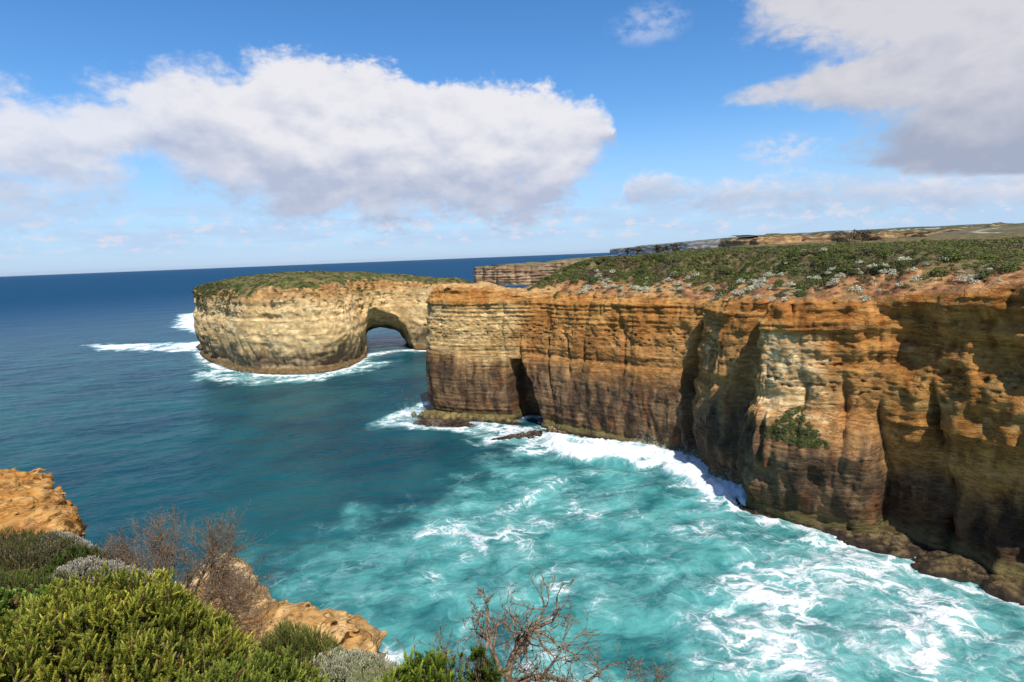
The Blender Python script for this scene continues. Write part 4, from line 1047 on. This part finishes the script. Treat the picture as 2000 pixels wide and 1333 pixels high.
def foliage(name, P, D, sc, temps, cA, cB, mat, parent, tone, poly=5, seed=0):
    r = np.random.default_rng(seed); A, B, D = frames(D); n = len(P); V = []; C = []; which = r.integers(0, len(temps), n)
    for w_ in range(len(temps)):
        k = np.where(which == w_)[0]
        if not len(k): continue
        tv, tt = temps[w_]; a = r.uniform(0, 6.28, len(k)); ca, sa = np.cos(a)[:, None], np.sin(a)[:, None]
        x = tv[None, :, 0] * ca - tv[None, :, 1] * sa; y = tv[None, :, 0] * sa + tv[None, :, 1] * ca; z = np.broadcast_to(tv[None, :, 2], x.shape)
        q = P[k][:, None] + sc[k][:, None, None] * (x[..., None] * A[k][:, None] + y[..., None] * B[k][:, None] + z[..., None] * D[k][:, None])
        V.append(q.reshape(-1, 3))
        m = np.clip(tt[None] * .65 + tone[k][:, None] * .6 + r.uniform(-.12, .12, (len(k), len(tt) // poly)).repeat(poly, 1), 0, 1)
        cc = np.asarray(cA) + (np.asarray(cB) - np.asarray(cA)) * m[..., None]
        dead = r.uniform(0, 1, len(k)) < .05; cc[dead] = np.array([.20, .12, .06]) * (.6 + .8 * m[dead][..., None])
        cc = cc * (1 + .16 * r.normal(size=(len(k), 1, 1)) * np.array([1.1, .8, .5]))
        C.append(cc.reshape(-1, 3))
    V = np.concatenate(V); C = np.concatenate(C)
    return mesh_np(name, V, np.arange(len(V)).reshape(-1, poly), C, mat=mat, smooth=False, parent=parent)

def mound_shrub(name, label, c, R, H, yaw, n, temps, cA, cB, mat, seed, size=(.75, 1.25), lump=.09, lscale=.34, base=None, rise=.0, stem_col=.55, grp=None, cat='shrub', depth=.16, core_drop=.16, openness=0.0):
    """a mounded shrub: thing > foliage, stems"""
    r = np.random.default_rng(seed)
    org = np.array([c[0], c[1], float(fg_ground(np.array([c[0]]), np.array([c[1]]))[0]) if base is None else base])
    t = empty(name, org); tag(t, label, cat, grp)
    ca, sa = math.cos(yaw), math.sin(yaw)
    def hgt(u, v):
        q = np.clip(1 - np.sqrt(u * u + v * v) ** 2.4, 0, 1) ** .55
        x = u * R[0] * ca - v * R[1] * sa; y = u * R[0] * sa + v * R[1] * ca
        g_ = fg_ground(x + org[0], y + org[1]) - org[2] if base is None else 0
        lum = lump * (ridged((x + seed) / lscale, y / lscale, 0, 2, seed) * 1.6 - .8) + lump * 1.3 * fbm(x / (lscale * 2.6), y / (lscale * 2.6), 3, 2, seed + 1)
        return x, y, g_ + H * q + lum * q ** .5 + rise * x
    rad = np.sqrt(r.uniform(0, 1, n)) * 1.03; a = r.uniform(0, 6.28, n); u, v = rad * np.cos(a), rad * np.sin(a)
    x, y, z = hgt(u, v); e = .02
    xu, yu, zu = hgt(u + e, v); xv, yv, zv = hgt(u, v + e)
    tu = np.stack([xu - x, yu - y, zu - z], 1); tv = np.stack([xv - x, yv - y, zv - z], 1); N = np.cross(tu, tv); N /= np.linalg.norm(N, axis=1)[:, None] + 1e-9
    N[N[:, 2] < 0] *= -1
    dep = r.uniform(0, 1, n) ** 1.6 * depth
    P = np.stack([x, y, z], 1) - N * dep[:, None] - N * .07
    D = N * .55 + np.array([0, 0, .75]) + r.normal(size=(n, 3)) * .36
    if openness:
        k = fbm(x / .3, y / .3, 0, 2, seed + 4) > -openness; P, D, dep, x, y = P[k], D[k], dep[k], x[k], y[k]
    tone = r.normal(0, .22, len(P)) + .45 * fbm(x / .5, y / .5, 0, 3, seed + 5)
    foliage('foliage', P, D, r.uniform(*size, len(P)), temps, cA, cB, mat, t, tone, 5, seed)
    # twig mass inside
    TV, TF = [], []
    nst = int(min(220, 60 + 30 * R[0] * R[1]))
    for k in range(nst):
        q = math.sqrt(r.uniform(0, 1)) * .95; aa = r.uniform(0, 6.28)
        x1, y1, z1 = [float(np.squeeze(w_)) for w_ in hgt(np.array([q * math.cos(aa)]), np.array([q * math.sin(aa)]))]
        x0, y0 = x1 * .35, y1 * .35; p0 = np.array([x0, y0, (float(fg_ground(np.array([x0 + org[0]]), np.array([y0 + org[1]]))[0]) - org[2] if base is None else 0) - .05]); p1 = np.array([x1, y1, z1 - .05])
        mid_ = (p0 + p1) / 2 + r.normal(size=3) * .08 - np.array([0, 0, .06])
        tube([p0, mid_, p1], [.014, .010, .004], 4, TV, TF)
    vv, ff = join_tubes(TV, TF); mesh_np('stems', vv, ff, np.full((len(vv), 3), stem_col), mat=M_WOOD, parent=t)
    # inner leaves, colours darkened for the shade there: a second, sparser layer well below
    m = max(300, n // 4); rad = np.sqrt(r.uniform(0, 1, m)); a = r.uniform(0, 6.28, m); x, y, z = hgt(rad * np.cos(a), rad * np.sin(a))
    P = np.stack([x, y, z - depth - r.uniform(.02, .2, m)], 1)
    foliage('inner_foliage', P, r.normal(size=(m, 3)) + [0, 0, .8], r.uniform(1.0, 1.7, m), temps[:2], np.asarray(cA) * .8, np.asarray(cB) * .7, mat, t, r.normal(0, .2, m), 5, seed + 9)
    return t

SH_NEEDLE = [shoot_template(.105, 24, .033, .0098, 1.0, 900 + k) for k in range(4)]
SH_FINE = [shoot_template(.10, 22, .022, .0055, .8, 910 + k) for k in range(3)]
SH_BROAD = [shoot_template(.06, 9, .034, .026, 1.0, 920 + k) for k in range(4)]
SH_SILV = [shoot_template(.045, 14, .016, .008, .9, 930 + k) for k in range(3)]
SH_TUFT = [shoot_template(.10, 30, .040, .0085, .75, 940 + k) for k in range(4)]
YG1, YG2 = [.125,.165,.022], [.70,.68,.13]
mound_shrub('coastal_shrub', 'large dense yellow green shrub with upright leafy shoots, filling the lower left', (-3.5,4.3), (1.35,1.3), 1.06, -.35, 7200, SH_NEEDLE, YG1, YG2, M_LEAF, 21, size=(.55,1.15), lump=.19, lscale=.40, openness=.42)
mound_shrub('coastal_shrub', 'lower yellow green shrub joining the right side of the large one', (-2.05,3.75), (.80,.85), .80, -.3, 3300, SH_NEEDLE, [.10,.15,.022], [.50,.55,.11], M_LEAF, 26, size=(.6,1.15), lump=.14, lscale=.34)
mound_shrub('coastal_shrub', 'olive needle leaved shrub low at the bottom left edge', (-3.9,2.95), (1.4,.75), .72, -.1, 2600, SH_NEEDLE, [.09,.13,.022], [.42,.45,.10], M_LEAF, 31, size=(.9,1.5), lump=.14)
mound_shrub('coastal_shrub', 'low olive green shrub on the right flank of the large yellow green one', (-2.35,5.45), (.62,.45), .52, -.5, 1100, SH_FINE, [.09,.12,.025], [.36,.38,.10], M_LEAF, 41)
mound_shrub('broadleaf_shrub', 'dark shrub with round glossy leaves at the left edge', (-5.3,5.35), (1.15,1.0), .72, 0, 2400, SH_BROAD, [.06,.115,.018], [.32,.44,.09], M_LEAF, 51, lump=.16, size=(.9,1.6))
mound_shrub('broadleaf_shrub', 'small patch of round glossy leaves poking through the olive shrub, bottom left', (-2.75,3.15), (.22,.2), .5, 0, 120, SH_BROAD, [.04,.09,.012], [.17,.30,.05], M_LEAF, 56, base=41.1)
mound_shrub('heath_shrub', 'fine dark olive shrub at the left edge below the ochre boulder', (-8.3,8.6), (1.3,.85), .62, .2, 1900, SH_FINE, [.09,.105,.03], [.32,.32,.11], M_LEAF, 61)
mound_shrub('heath_shrub', 'small dark green upright shrub between two silvery cushions', (-6.95,8.3), (.52,.5), .50, 0, 900, SH_NEEDLE, [.05,.085,.02], [.21,.27,.07], M_LEAF, 66)
mound_shrub('heath_shrub', 'mid green rough shrub between the left edge and the silvery cushions', (-6.55,6.75), (1.1,.7), .55, .1, 1500, SH_FINE, [.08,.12,.022], [.32,.38,.09], M_LEAF, 69)
SV1, SV2 = [.26,.25,.19], [.66,.63,.54]
mound_shrub('cushion_shrub', 'silver grey cushion shrub beneath the large ochre boulder', (-7.9,9.2), (.62,.42), .62, 0, 2300, SH_SILV, SV1, SV2, M_SILVER, 71, size=(.7,1.2), lump=.03, lscale=.2, depth=.05)
mound_shrub('cushion_shrub', 'silver grey cushion shrub behind the large yellow green shrub', (-5.95,7.5), (.95,.5), .62, -.15, 3000, SH_SILV, SV1, SV2, M_SILVER, 76, size=(.7,1.2), lump=.05, lscale=.24, depth=.05)
mound_shrub('cushion_shrub', 'pale silvery mat shrub sloping down beside the orange sandstone ledge', (-1.78,5.25), (.85,.45), .36, -.42, 4200, SH_SILV, [.28,.29,.19], [.62,.61,.46], M_SILVER, 81, size=(.7,1.2), lump=.04, lscale=.25, depth=.05)
mound_shrub('tufted_shrub', 'bright green shrub with starry leaf tufts at the bottom centre', (-.80,4.15), (.50,.34), .82, 0, 420, SH_TUFT, [.07,.13,.012], [.42,.52,.08], M_LEAF, 91, size=(.9,1.35), lump=.12, lscale=.22, depth=.25)
mound_shrub('tufted_shrub', 'small green tufted sprig just right of the bright green shrub', (-.36,4.25), (.13,.13), .92, 0, 60, SH_TUFT, [.06,.10,.014], [.30,.38,.07], M_LEAF, 96, lump=.03, depth=.2)

# --- bare shrubs
def bare_shrub(name, label, base, stems, levels, L0, r0, seed, spread=.55, upk=.35, shrink=.72, kids=(2, 4), twist=.22, col=.9, lean=(0, 0, 0), mint=.0022, one=False):
    r = np.random.default_rng(seed); VL = {0: ([], []), 1: ([], [])}; tips = []; one = one or L0 < .2
    def grow(p, d, L, rad, lev):
        n = 6; pts = [p.copy()]; q = p.copy(); dd = d.copy()
        for k in range(n):
            dd = dd + r.normal(size=3) * twist * .6 + np.array([0, 0, upk * .07]) ; dd /= np.linalg.norm(dd)
            q = q + dd * L / n; pts.append(q.copy())
        rr_ = np.linspace(rad, max(rad * .55, mint * .7), n + 1) * (1 + r.normal(0, .06, n + 1))
        VL_, FL_ = VL[0 if lev >= levels - 1 or one else 1]
        tube(pts, rr_, 6 if rad > .01 else 4, VL_, FL_)
        if lev == 0: tips.append((pts[-1], dd)); return
        for k in range(r.integers(*kids) + (1 if lev == levels else 0)):
            j = r.integers(2, n + 1); nd = dd + r.normal(size=3) * spread + np.array([0, 0, upk * .4]); nd /= np.linalg.norm(nd)
            grow(pts[j], nd, L * shrink * r.uniform(.6, 1.15), max(rr_[j] * r.uniform(.5, .72), mint), lev - 1)
        grow(pts[-1], dd, L * shrink * .8, max(rr_[-1] * .8, mint), lev - 1)
    t = empty(name, base); tag(t, label, 'shrub')
    for (off, d, l_) in stems:
        d = np.asarray(d, float); d /= np.linalg.norm(d); grow(np.asarray(off, float), d, L0 * l_, r0 * (.6 + .4 * l_), levels)
    for k, nm in ((0, 'branches'), (1, 'twigs')):
        if VL[k][0]:
            v, f = join_tubes(*VL[k]); mesh_np(nm, v, f, np.full((len(v), 3), col) * (1 + .25 * fbm(v[:, 0] * 6, v[:, 1] * 6, v[:, 2] * 6, 2, seed))[:, None], mat=M_WOOD, parent=t)
    return t, tips
bare_shrub('bare_shrub', 'big bare twiggy brown shrub in front of the dark sea at lower left', (-5.5,8.3,39.75),
           [((.0,.0,0),(-.25,.1,1),1),((.1,0,0),(.25,0,1),1.05),((.3,-.1,-.05),(.75,-.1,.75),1.05),((-.25,.05,0),(-.8,0,.85),.9),((.5,-.2,-.2),(.9,-.1,.35),.95),((.2,.1,0),(.5,.2,1),.9),((-.4,0,0),(-.35,-.2,.9),.8),((-.6,.1,.1),(-.9,.1,.5),.75),((-.15,.1,0),(-.15,.1,1),.95),((.2,-.1,0),(.1,-.2,1),.85),((.4,.1,-.1),(.35,.1,.9),.85),((-.5,.1,0),(-.6,.2,.9),.7),((.65,0,-.3),(.8,0,.6),.85),((-.75,0,0),(-.3,0,.9),.6)],
           4, .74, .026, 951, spread=.72, upk=.42, shrink=.70, kids=(3, 5), col=1.35)
bare_shrub('bare_shrub', 'low grey brown twiggy shrub below the big bare one beside the pale outcrop', (-4.75,7.75,39.0),
           [((0,0,0),(.5,0,.9),1),((.2,0,0),(.8,0,.5),1),((-.2,0,0),(-.5,0,.9),1),((.4,-.1,0),(.7,-.2,.7),.9),((-.4,0,.05),(-.2,0,1),.9)], 4, .42, .014, 953, spread=.75, upk=.3, kids=(3, 5), col=1.15)
bare_shrub('bare_shrub', 'tiny bare twig bush on the right end of the large ochre boulder', (-9.0,10.6,39.25),
           [((0,0,0),(.1,0,1),1),((.0,0,0),(.5,0,.9),.9),((-.0,0,0),(-.3,0,1),.8)], 4, .16, .008, 955, spread=.6, upk=.5, kids=(2, 4), col=.8)
_, tp = bare_shrub('gnarled_shrub', 'gnarled bare shrub with crooked orange brown branches at bottom centre', (-.2,4.45,40.85),
           [((.0,0,0),(.05,.02,1),1.35),((.05,0,.45),(.1,.05,1),1.2),((.0,.02,.5),(.55,.05,.72),1.1),((.02,0,.3),(.9,.1,.4),1.2),((.05,0,.15),(.95,0,.28),1.35),((-.02,0,.55),(-.25,0,.9),.8),((.1,0,.05),(.8,-.1,.15),1.2)],
           4, .50, .030, 961, spread=.62, upk=.25, shrink=.66, kids=(2, 4), twist=.36, col=2.1, mint=.003)
bare_shrub('gnarled_shrub', 'thin bare shrub with two pale upright branches left of the gnarled one', (-.72,4.75,40.85),
           [((.0,0,0),(-.35,0,.9),1),((.1,0,0),(.35,0,.95),1.25),((.05,0,0),(.05,0,1),1.0),((-.1,0,0),(-.75,0,.7),.9),((.18,0,0),(.5,0,.9),.8)], 4, .43, .017, 965, spread=.5, upk=.35, shrink=.68, kids=(2, 3), twist=.3, col=1.9, mint=.0022, one=True)
bare_shrub('gnarled_shrub', 'low tangle of dry reddish twigs right of the gnarled shrub at the bottom edge', (.75,4.3,40.85),
           [((.0,0,0),(.3,0,.8),1),((.15,0,0),(.6,0,.8),1.1),((-.1,0,0),(-.2,0,1),.9),((.3,0,0),(.4,0,.9),1),((.5,0,-.05),(.7,0,.6),1)], 4, .34, .011, 967, spread=.6, upk=.3, shrink=.68, kids=(2, 3), twist=.3, col=1.8, mint=.002)
# a few dry grass stalks standing out of the shrubs
def grass_tuft(label, c, n, L, lean, seed, colr):
    r = np.random.default_rng(seed); VL, FL = [], []
    for k in range(n):
        b = np.array([r.normal(0, .06), r.normal(0, .06), -.05]); a = r.uniform(0, 6.28); q = r.uniform(.1, lean); l_ = L * r.uniform(.6, 1.1)
        d = np.array([math.cos(a) * q, math.sin(a) * q, 1.0])
        tube([b, b + d * l_ * .5, b + d * l_ + np.array([math.cos(a), math.sin(a), -.6]) * l_ * .35 * q], [.0028, .0022, .0008], 3, VL, FL)
    v, f = join_tubes(VL, FL); o = mesh_np('dry_grass', v, f, np.full((len(v), 3), 1.) * colr, mat=M_STRAW); o.location = c
    tag(o, label, 'grass tuft'); return o
M_STRAW = leaf_material('straw', .8, .2, .1)
grass_tuft('tuft of long olive grass between the olive shrub and the silvery mat', (-1.95,5.0,40.75), 130, .42, .7, 971, [.22,.20,.07])
grass_tuft('green and straw grass at the bottom edge left of the bright green shrub', (-1.35,4.35,41.2), 150, .42, .8, 973, [.20,.24,.06])
grass_tuft('long pale dry stalks leaning over the round leaved shrub at left', (-4.2,4.2,41.55), 16, .75, 1.3, 975, [.42,.31,.18])
grass_tuft('few dry stalks standing out of the large yellow green shrub', (-2.35,3.75,41.5), 14, .65, 1.1, 977, [.40,.28,.16])
# ------------------------------------------------------------------ thin sea air
hm = bpy.data.materials.new('haze_air'); hm.use_nodes = True; nt = hm.node_tree
nt.nodes.remove(nt.nodes['Principled BSDF'])
pv_ = nt.nodes.new('ShaderNodeVolumePrincipled'); pv_.inputs['Density'].default_value = 0.000004; pv_.inputs['Color'].default_value = (.72, .84, 1.0, 1); pv_.inputs['Anisotropy'].default_value = .2
nt.links.new(pv_.outputs[0], nt.nodes['Material Output'].inputs['Volume'])
a_ = 100000.0; zb, zt_ = -4.0, 330.0
hv = np.array([[x, y, z] for x in (-a_, a_) for y in (-a_, a_) for z in (zb, zt_)])
hf = np.array([[0,1,3,2],[4,6,7,5],[0,4,5,1],[2,3,7,6],[0,2,6,4],[1,5,7,3]])
hz_o = mesh_np('haze', hv, hf, mat=hm, smooth=False); tag(hz_o, 'thin blue sea haze over the bay and far coast', 'haze', kind='stuff')
# ------------------------------------------------------------------ camera, light, view
cam_d = bpy.data.cameras.new('camera'); cam = bpy.data.objects.new('camera', cam_d); COL.objects.link(cam)
cam_d.sensor_width = 36.0; cam_d.lens = 1100.0 / 2000.0 * 36.0
cam_d.clip_start = 0.05; cam_d.clip_end = 250000
from mathutils import Matrix
roll, pitch = math.radians(2.2506), math.radians(8.565)
f_ = np.array([0, math.cos(pitch), -math.sin(pitch)]); r0 = np.array([1., 0, 0]); u0 = np.cross(r0, f_)
r_ = r0 * math.cos(roll) - u0 * math.sin(roll); u_ = u0 * math.cos(roll) + r0 * math.sin(roll)
cam.matrix_world = Matrix(((r_[0], u_[0], -f_[0], 0), (r_[1], u_[1], -f_[1], 0), (r_[2], u_[2], -f_[2], 45.0), (0, 0, 0, 1)))
scene.camera = cam

SUN_EL, SUN_H = math.radians(53), np.array([0.31, -0.95])
SUN_H = SUN_H / np.linalg.norm(SUN_H)
sd = np.array([SUN_H[0] * math.cos(SUN_EL), SUN_H[1] * math.cos(SUN_EL), math.sin(SUN_EL)])
sun_d = bpy.data.lights.new('sun', 'SUN'); sun_d.energy = 5.0; sun_d.angle = math.radians(0.5); sun_d.color = (1.0, 0.955, 0.88)
sun = bpy.data.objects.new('sun', sun_d); COL.objects.link(sun)
from mathutils import Vector
sun.rotation_euler = Vector(-sd).to_track_quat('-Z', 'Y').to_euler()
sun.location = (0, 0, 200)
scene.view_settings.view_transform = 'Standard'; scene.view_settings.look = 'None'
scene.cycles.use_denoising = True; scene.cycles.denoiser = 'OPENIMAGEDENOISE'; scene.cycles.denoising_prefilter = 'ACCURATE'
scene.cycles.denoising_input_passes = 'RGB_ALBEDO_NORMAL'
scene.view_settings.gamma = 1; scene.view_settings.exposure = 0.0
# ------------------------------------------------------------------ sky: daylight with cumulus banks, by direction
w = bpy.data.worlds.new('World'); scene.world = w; w.use_nodes = True
g = NG(w.node_tree); bg = w.node_tree.nodes['Background']
sky = g.new('ShaderNodeTexSky', sky_type='NISHITA'); sky.sun_disc = False; sky.sun_elevation = SUN_EL; sky.sun_rotation = math.atan2(sd[0], sd[1])
sky.air_density = 1.0; sky.dust_density = 0.15; sky.ozone_density = 5.0
hsv = g.new('ShaderNodeHueSaturation'); hsv.inputs['Saturation'].default_value = 1.22; hsv.inputs['Value'].default_value = 1.62; hsv.inputs['Hue'].default_value = 0.502
g.L.new(sky.outputs[0], hsv.inputs['Color'])
dx, dy, dz = g.xyz(g.new('ShaderNodeTexCoord').outputs['Generated'])
U = g.mul(g.m('ARCTAN2', dx, dy), 57.29578); Vv = g.mul(g.m('ARCSINE', dz), 57.29578)
def cloud_noise(u, v):
    vec = g.comb(g.mul(u, 0.155), g.mul(v, 0.26), 0.37)
    warp = g.noise(vec, 0.9, 2, 0.5, color=True)
    vec2 = g.vm('ADD', vec, g.vm('SCALE', g.vm('SUBTRACT', warp, (0.5, 0.5, 0.5)), scale=0.55))
    a = g.noise(vec2, 1.0, 9, 0.56)
    b = g.noise(vec2, 2.6, 6, 0.6)
    bil = g.m('ABSOLUTE', g.m('MULTIPLY_ADD', b, 2, -1.0))            # billows: round tops, sharp creases
    return a, bil
a0, b0 = cloud_noise(U, Vv)
def soft_noise(u, v):
    return g.noise(g.comb(g.mul(u, 0.20), g.mul(v, 0.34), 3.1), 1.0, 4, 0.52)
q0 = soft_noise(U, Vv); q1 = soft_noise(g.add(U, 0.5), g.add(Vv, 1.1))
fine = g.noise(g.comb(g.mul(U, 0.9), g.mul(Vv, 1.3), 2.0), 1.0, 7, 0.62)
relief = g.add(g.mul(g.sub(q0, q1), 1.25), g.m('MULTIPLY_ADD', fine, 0.30, -0.15))
puff = g.add(g.m('MULTIPLY_ADD', a0, 8.5, -4.25), g.add(g.m('MULTIPLY_ADD', b0, 2.4, -0.6), g.m('MULTIPLY_ADD', fine, 2.6, -1.3)))

# bank A, left and centre
tA = g.curve(U, [(-60,13),(-45,15.0),(-39.9,15.0),(-37.5,14.6),(-34.3,15.0),(-31.8,15.8),(-28.8,16.6),(-25.4,16.6),(-20.4,17.9),(-16.1,17.8),(-10.6,17.0),(-7.3,16.6),(-2.5,16.0),(2,15.9),(5.9,14.6),(9.4,12.8),(10.8,10.5),(11.6,6),(14,2),(60,0)])
bA = g.curve(U, [(-60,2),(-41,2.4),(-37.9,2.4),(-34.4,3.2),(-32.5,5.0),(-29.9,6.6),(-27.2,6.6),(-25.9,5.8),(-20.9,4.9),(-14.4,5.0),(-4.6,5.0),(4.0,5.2),(7.0,6.8),(8.8,8.6),(10.2,10.3),(12,11.5),(60,11.5)])
eA = g.mn(g.sub(tA, Vv), g.mul(g.sub(Vv, bA), 0.55))
thinA = g.ss(U, -33, -24, -0.1, 0.8)
notch = g.mul(g.ss(g.m('ABSOLUTE', g.sub(g.sub(Vv, 12.7), g.mul(g.add(U, 31.0), -0.22))), 0.1, 1.0, -1.2, 0.0), g.mul(g.ss(U, -40, -36), g.ss(U, -24, -20, 1, 0)))
dA = g.add(g.add(g.add(eA, thinA), g.mul(puff, g.ss(U, -34, -20, 0.85, 0.80))), notch)
alA = g.mul(g.ss(dA, -0.4, g.add(g.ss(U, -30, -12, 2.4, 1.1), g.ss(U, 3, 10, 0, 0.7))), g.ss(U, -36, -24, 0.90, 1.0))
hA = g.m('DIVIDE', g.sub(Vv, bA), g.mx(g.sub(tA, bA), 0.5), clamp=True)
# bank B, upper right
lB = g.curve(Vv, [(0,60),(4.0,46),(4.8,37),(5.8,31.5),(6.6,29.0),(8.2,29.5),(9.7,31.5),(11.0,28.0),(12.2,23.4),(13.1,21.0),(14.2,24.6),(15.3,27.4),(16.6,25.0),(18.5,22.5),(20.6,21.2),(23,19.5),(30,17),(60,17)])
eB = g.mul(g.sub(U, lB), 0.55)
dB = g.add(g.add(eB, g.mul(puff, 0.85)), g.ss(Vv, 34, 46, 0.4, -12))
alB = g.ss(dB, -0.7, 2.6)
hB = g.lin(g.add(Vv, g.m('MULTIPLY_ADD', a0, 6, -3)), 5.0, 15.5)
# band C, low on the right
tC = g.curve(U, [(-10,2),(8,2.5),(11.2,5.0),(12.6,7.6),(16.3,7.5),(20,6.7),(23.1,6.2),(26.8,6.3),(32.1,6.2),(35.7,5.6),(41.8,5.2),(60,5)])
bC = g.curve(U, [(-10,4.5),(8,4.5),(12,4.5),(16.4,3.8),(22.3,3.2),(32.4,2.3),(42.1,1.6),(60,1.6)])
eC = g.mn(g.sub(tC, Vv), g.sub(Vv, bC))
dC = g.add(g.add(eC, 0.5), g.mul(puff, 0.75))
alC = g.mul(g.ss(dC, -0.2, 1.7), 0.88)
hC = g.m('DIVIDE', g.sub(Vv, bC), g.mx(g.sub(tC, bC), 0.5), clamp=True)
# scraps: low puffs over the horizon and two wisps
ln = g.noise(g.comb(g.mul(U, 0.17), g.mul(Vv, 0.85), 5.0), 1.0, 7, 0.58)
ln2 = g.noise(g.comb(g.mul(U, 0.55), g.mul(Vv, 1.0), 9.0), 1.0, 6, 0.6)
alL = g.mul(g.ss(ln, 0.38, 0.62), g.mul(g.ss(Vv, 0.5, 2.2), g.ss(Vv, 4.5, 7.5, 1, 0)))
alL = g.mul(alL, 0.8)
alP = g.mul(g.ss(ln2, 0.51, 0.64), g.mul(g.ss(Vv, 1.0, 1.9), g.ss(Vv, 3.4, 5.4, 1, 0)))
alP = g.mul(alP, 0.85)
def blob(u0, v0, su, sv):
    q = g.add(g.m('POWER', g.mul(g.sub(U, u0), 1 / su), 2.0), g.m('POWER', g.mul(g.sub(Vv, v0), 1 / sv), 2.0))
    return g.ss(q, 0, 1, 1, 0)
wi = g.mx(g.mul(blob(13.9, 19.8, 4.5, 2.0), 0.62), g.mul(blob(25.5, 8.4, 4.5, 1.7), 1.5))
alW = g.mul(g.mul(wi, g.ss(g.add(fine, g.mul(a0, .8)), 0.74, 1.12)), 0.75)

WH = (8.3, 8.3, 8.8, 1); GR = (4.7, 5.3, 6.9, 1); GB = (3.8, 4.3, 5.6, 1)
def shade(h, lo, hi, grey, white):
    t = g.add(g.ss(h, lo, hi), relief)
    n = g.new('ShaderNodeClamp'); g.put(n.inputs[0], t)
    return g.mix(n.outputs[0], grey, white)
hA2 = g.add(hA, g.m('MULTIPLY_ADD', q0, 0.7, -0.25))
hA2 = g.add(hA2, g.ss(U, -30, -4, -0.10, 0.02))
cA = shade(hA2, 0.0, 0.85, GR, WH)
cB = shade(hB, 0.0, 1.0, GB, (6.7, 6.7, 7.3, 1))
cC = shade(g.add(hC, g.m('MULTIPLY_ADD', b0, 0.5, -0.2)), -0.1, 0.9, (4.6, 5.5, 7.3, 1), (8.0, 8.1, 8.8, 1))
c = hsv.outputs[0]
# pale air near the horizon
c = g.mix(g.ss(Vv, 14, 0.0, 0.0, 0.80), c, (3.7, 5.8, 9.0, 1))
c = g.mix(alL, c, (5.0, 6.6, 8.9, 1))
c = g.mix(alP, c, (7.2, 7.4, 8.6, 1))
c = g.mix(alW, c, (6.5, 7.0, 8.6, 1))
c = g.mix(alC, c, cC)
c = g.mix(alA, c, cA)
c = g.mix(alB, c, cB)
g.L.new(c, bg.inputs[0]); bg.inputs[1].default_value = 0.1
w.cycles.sampling_method = 'MANUAL'; w.cycles.sample_map_resolution = 512
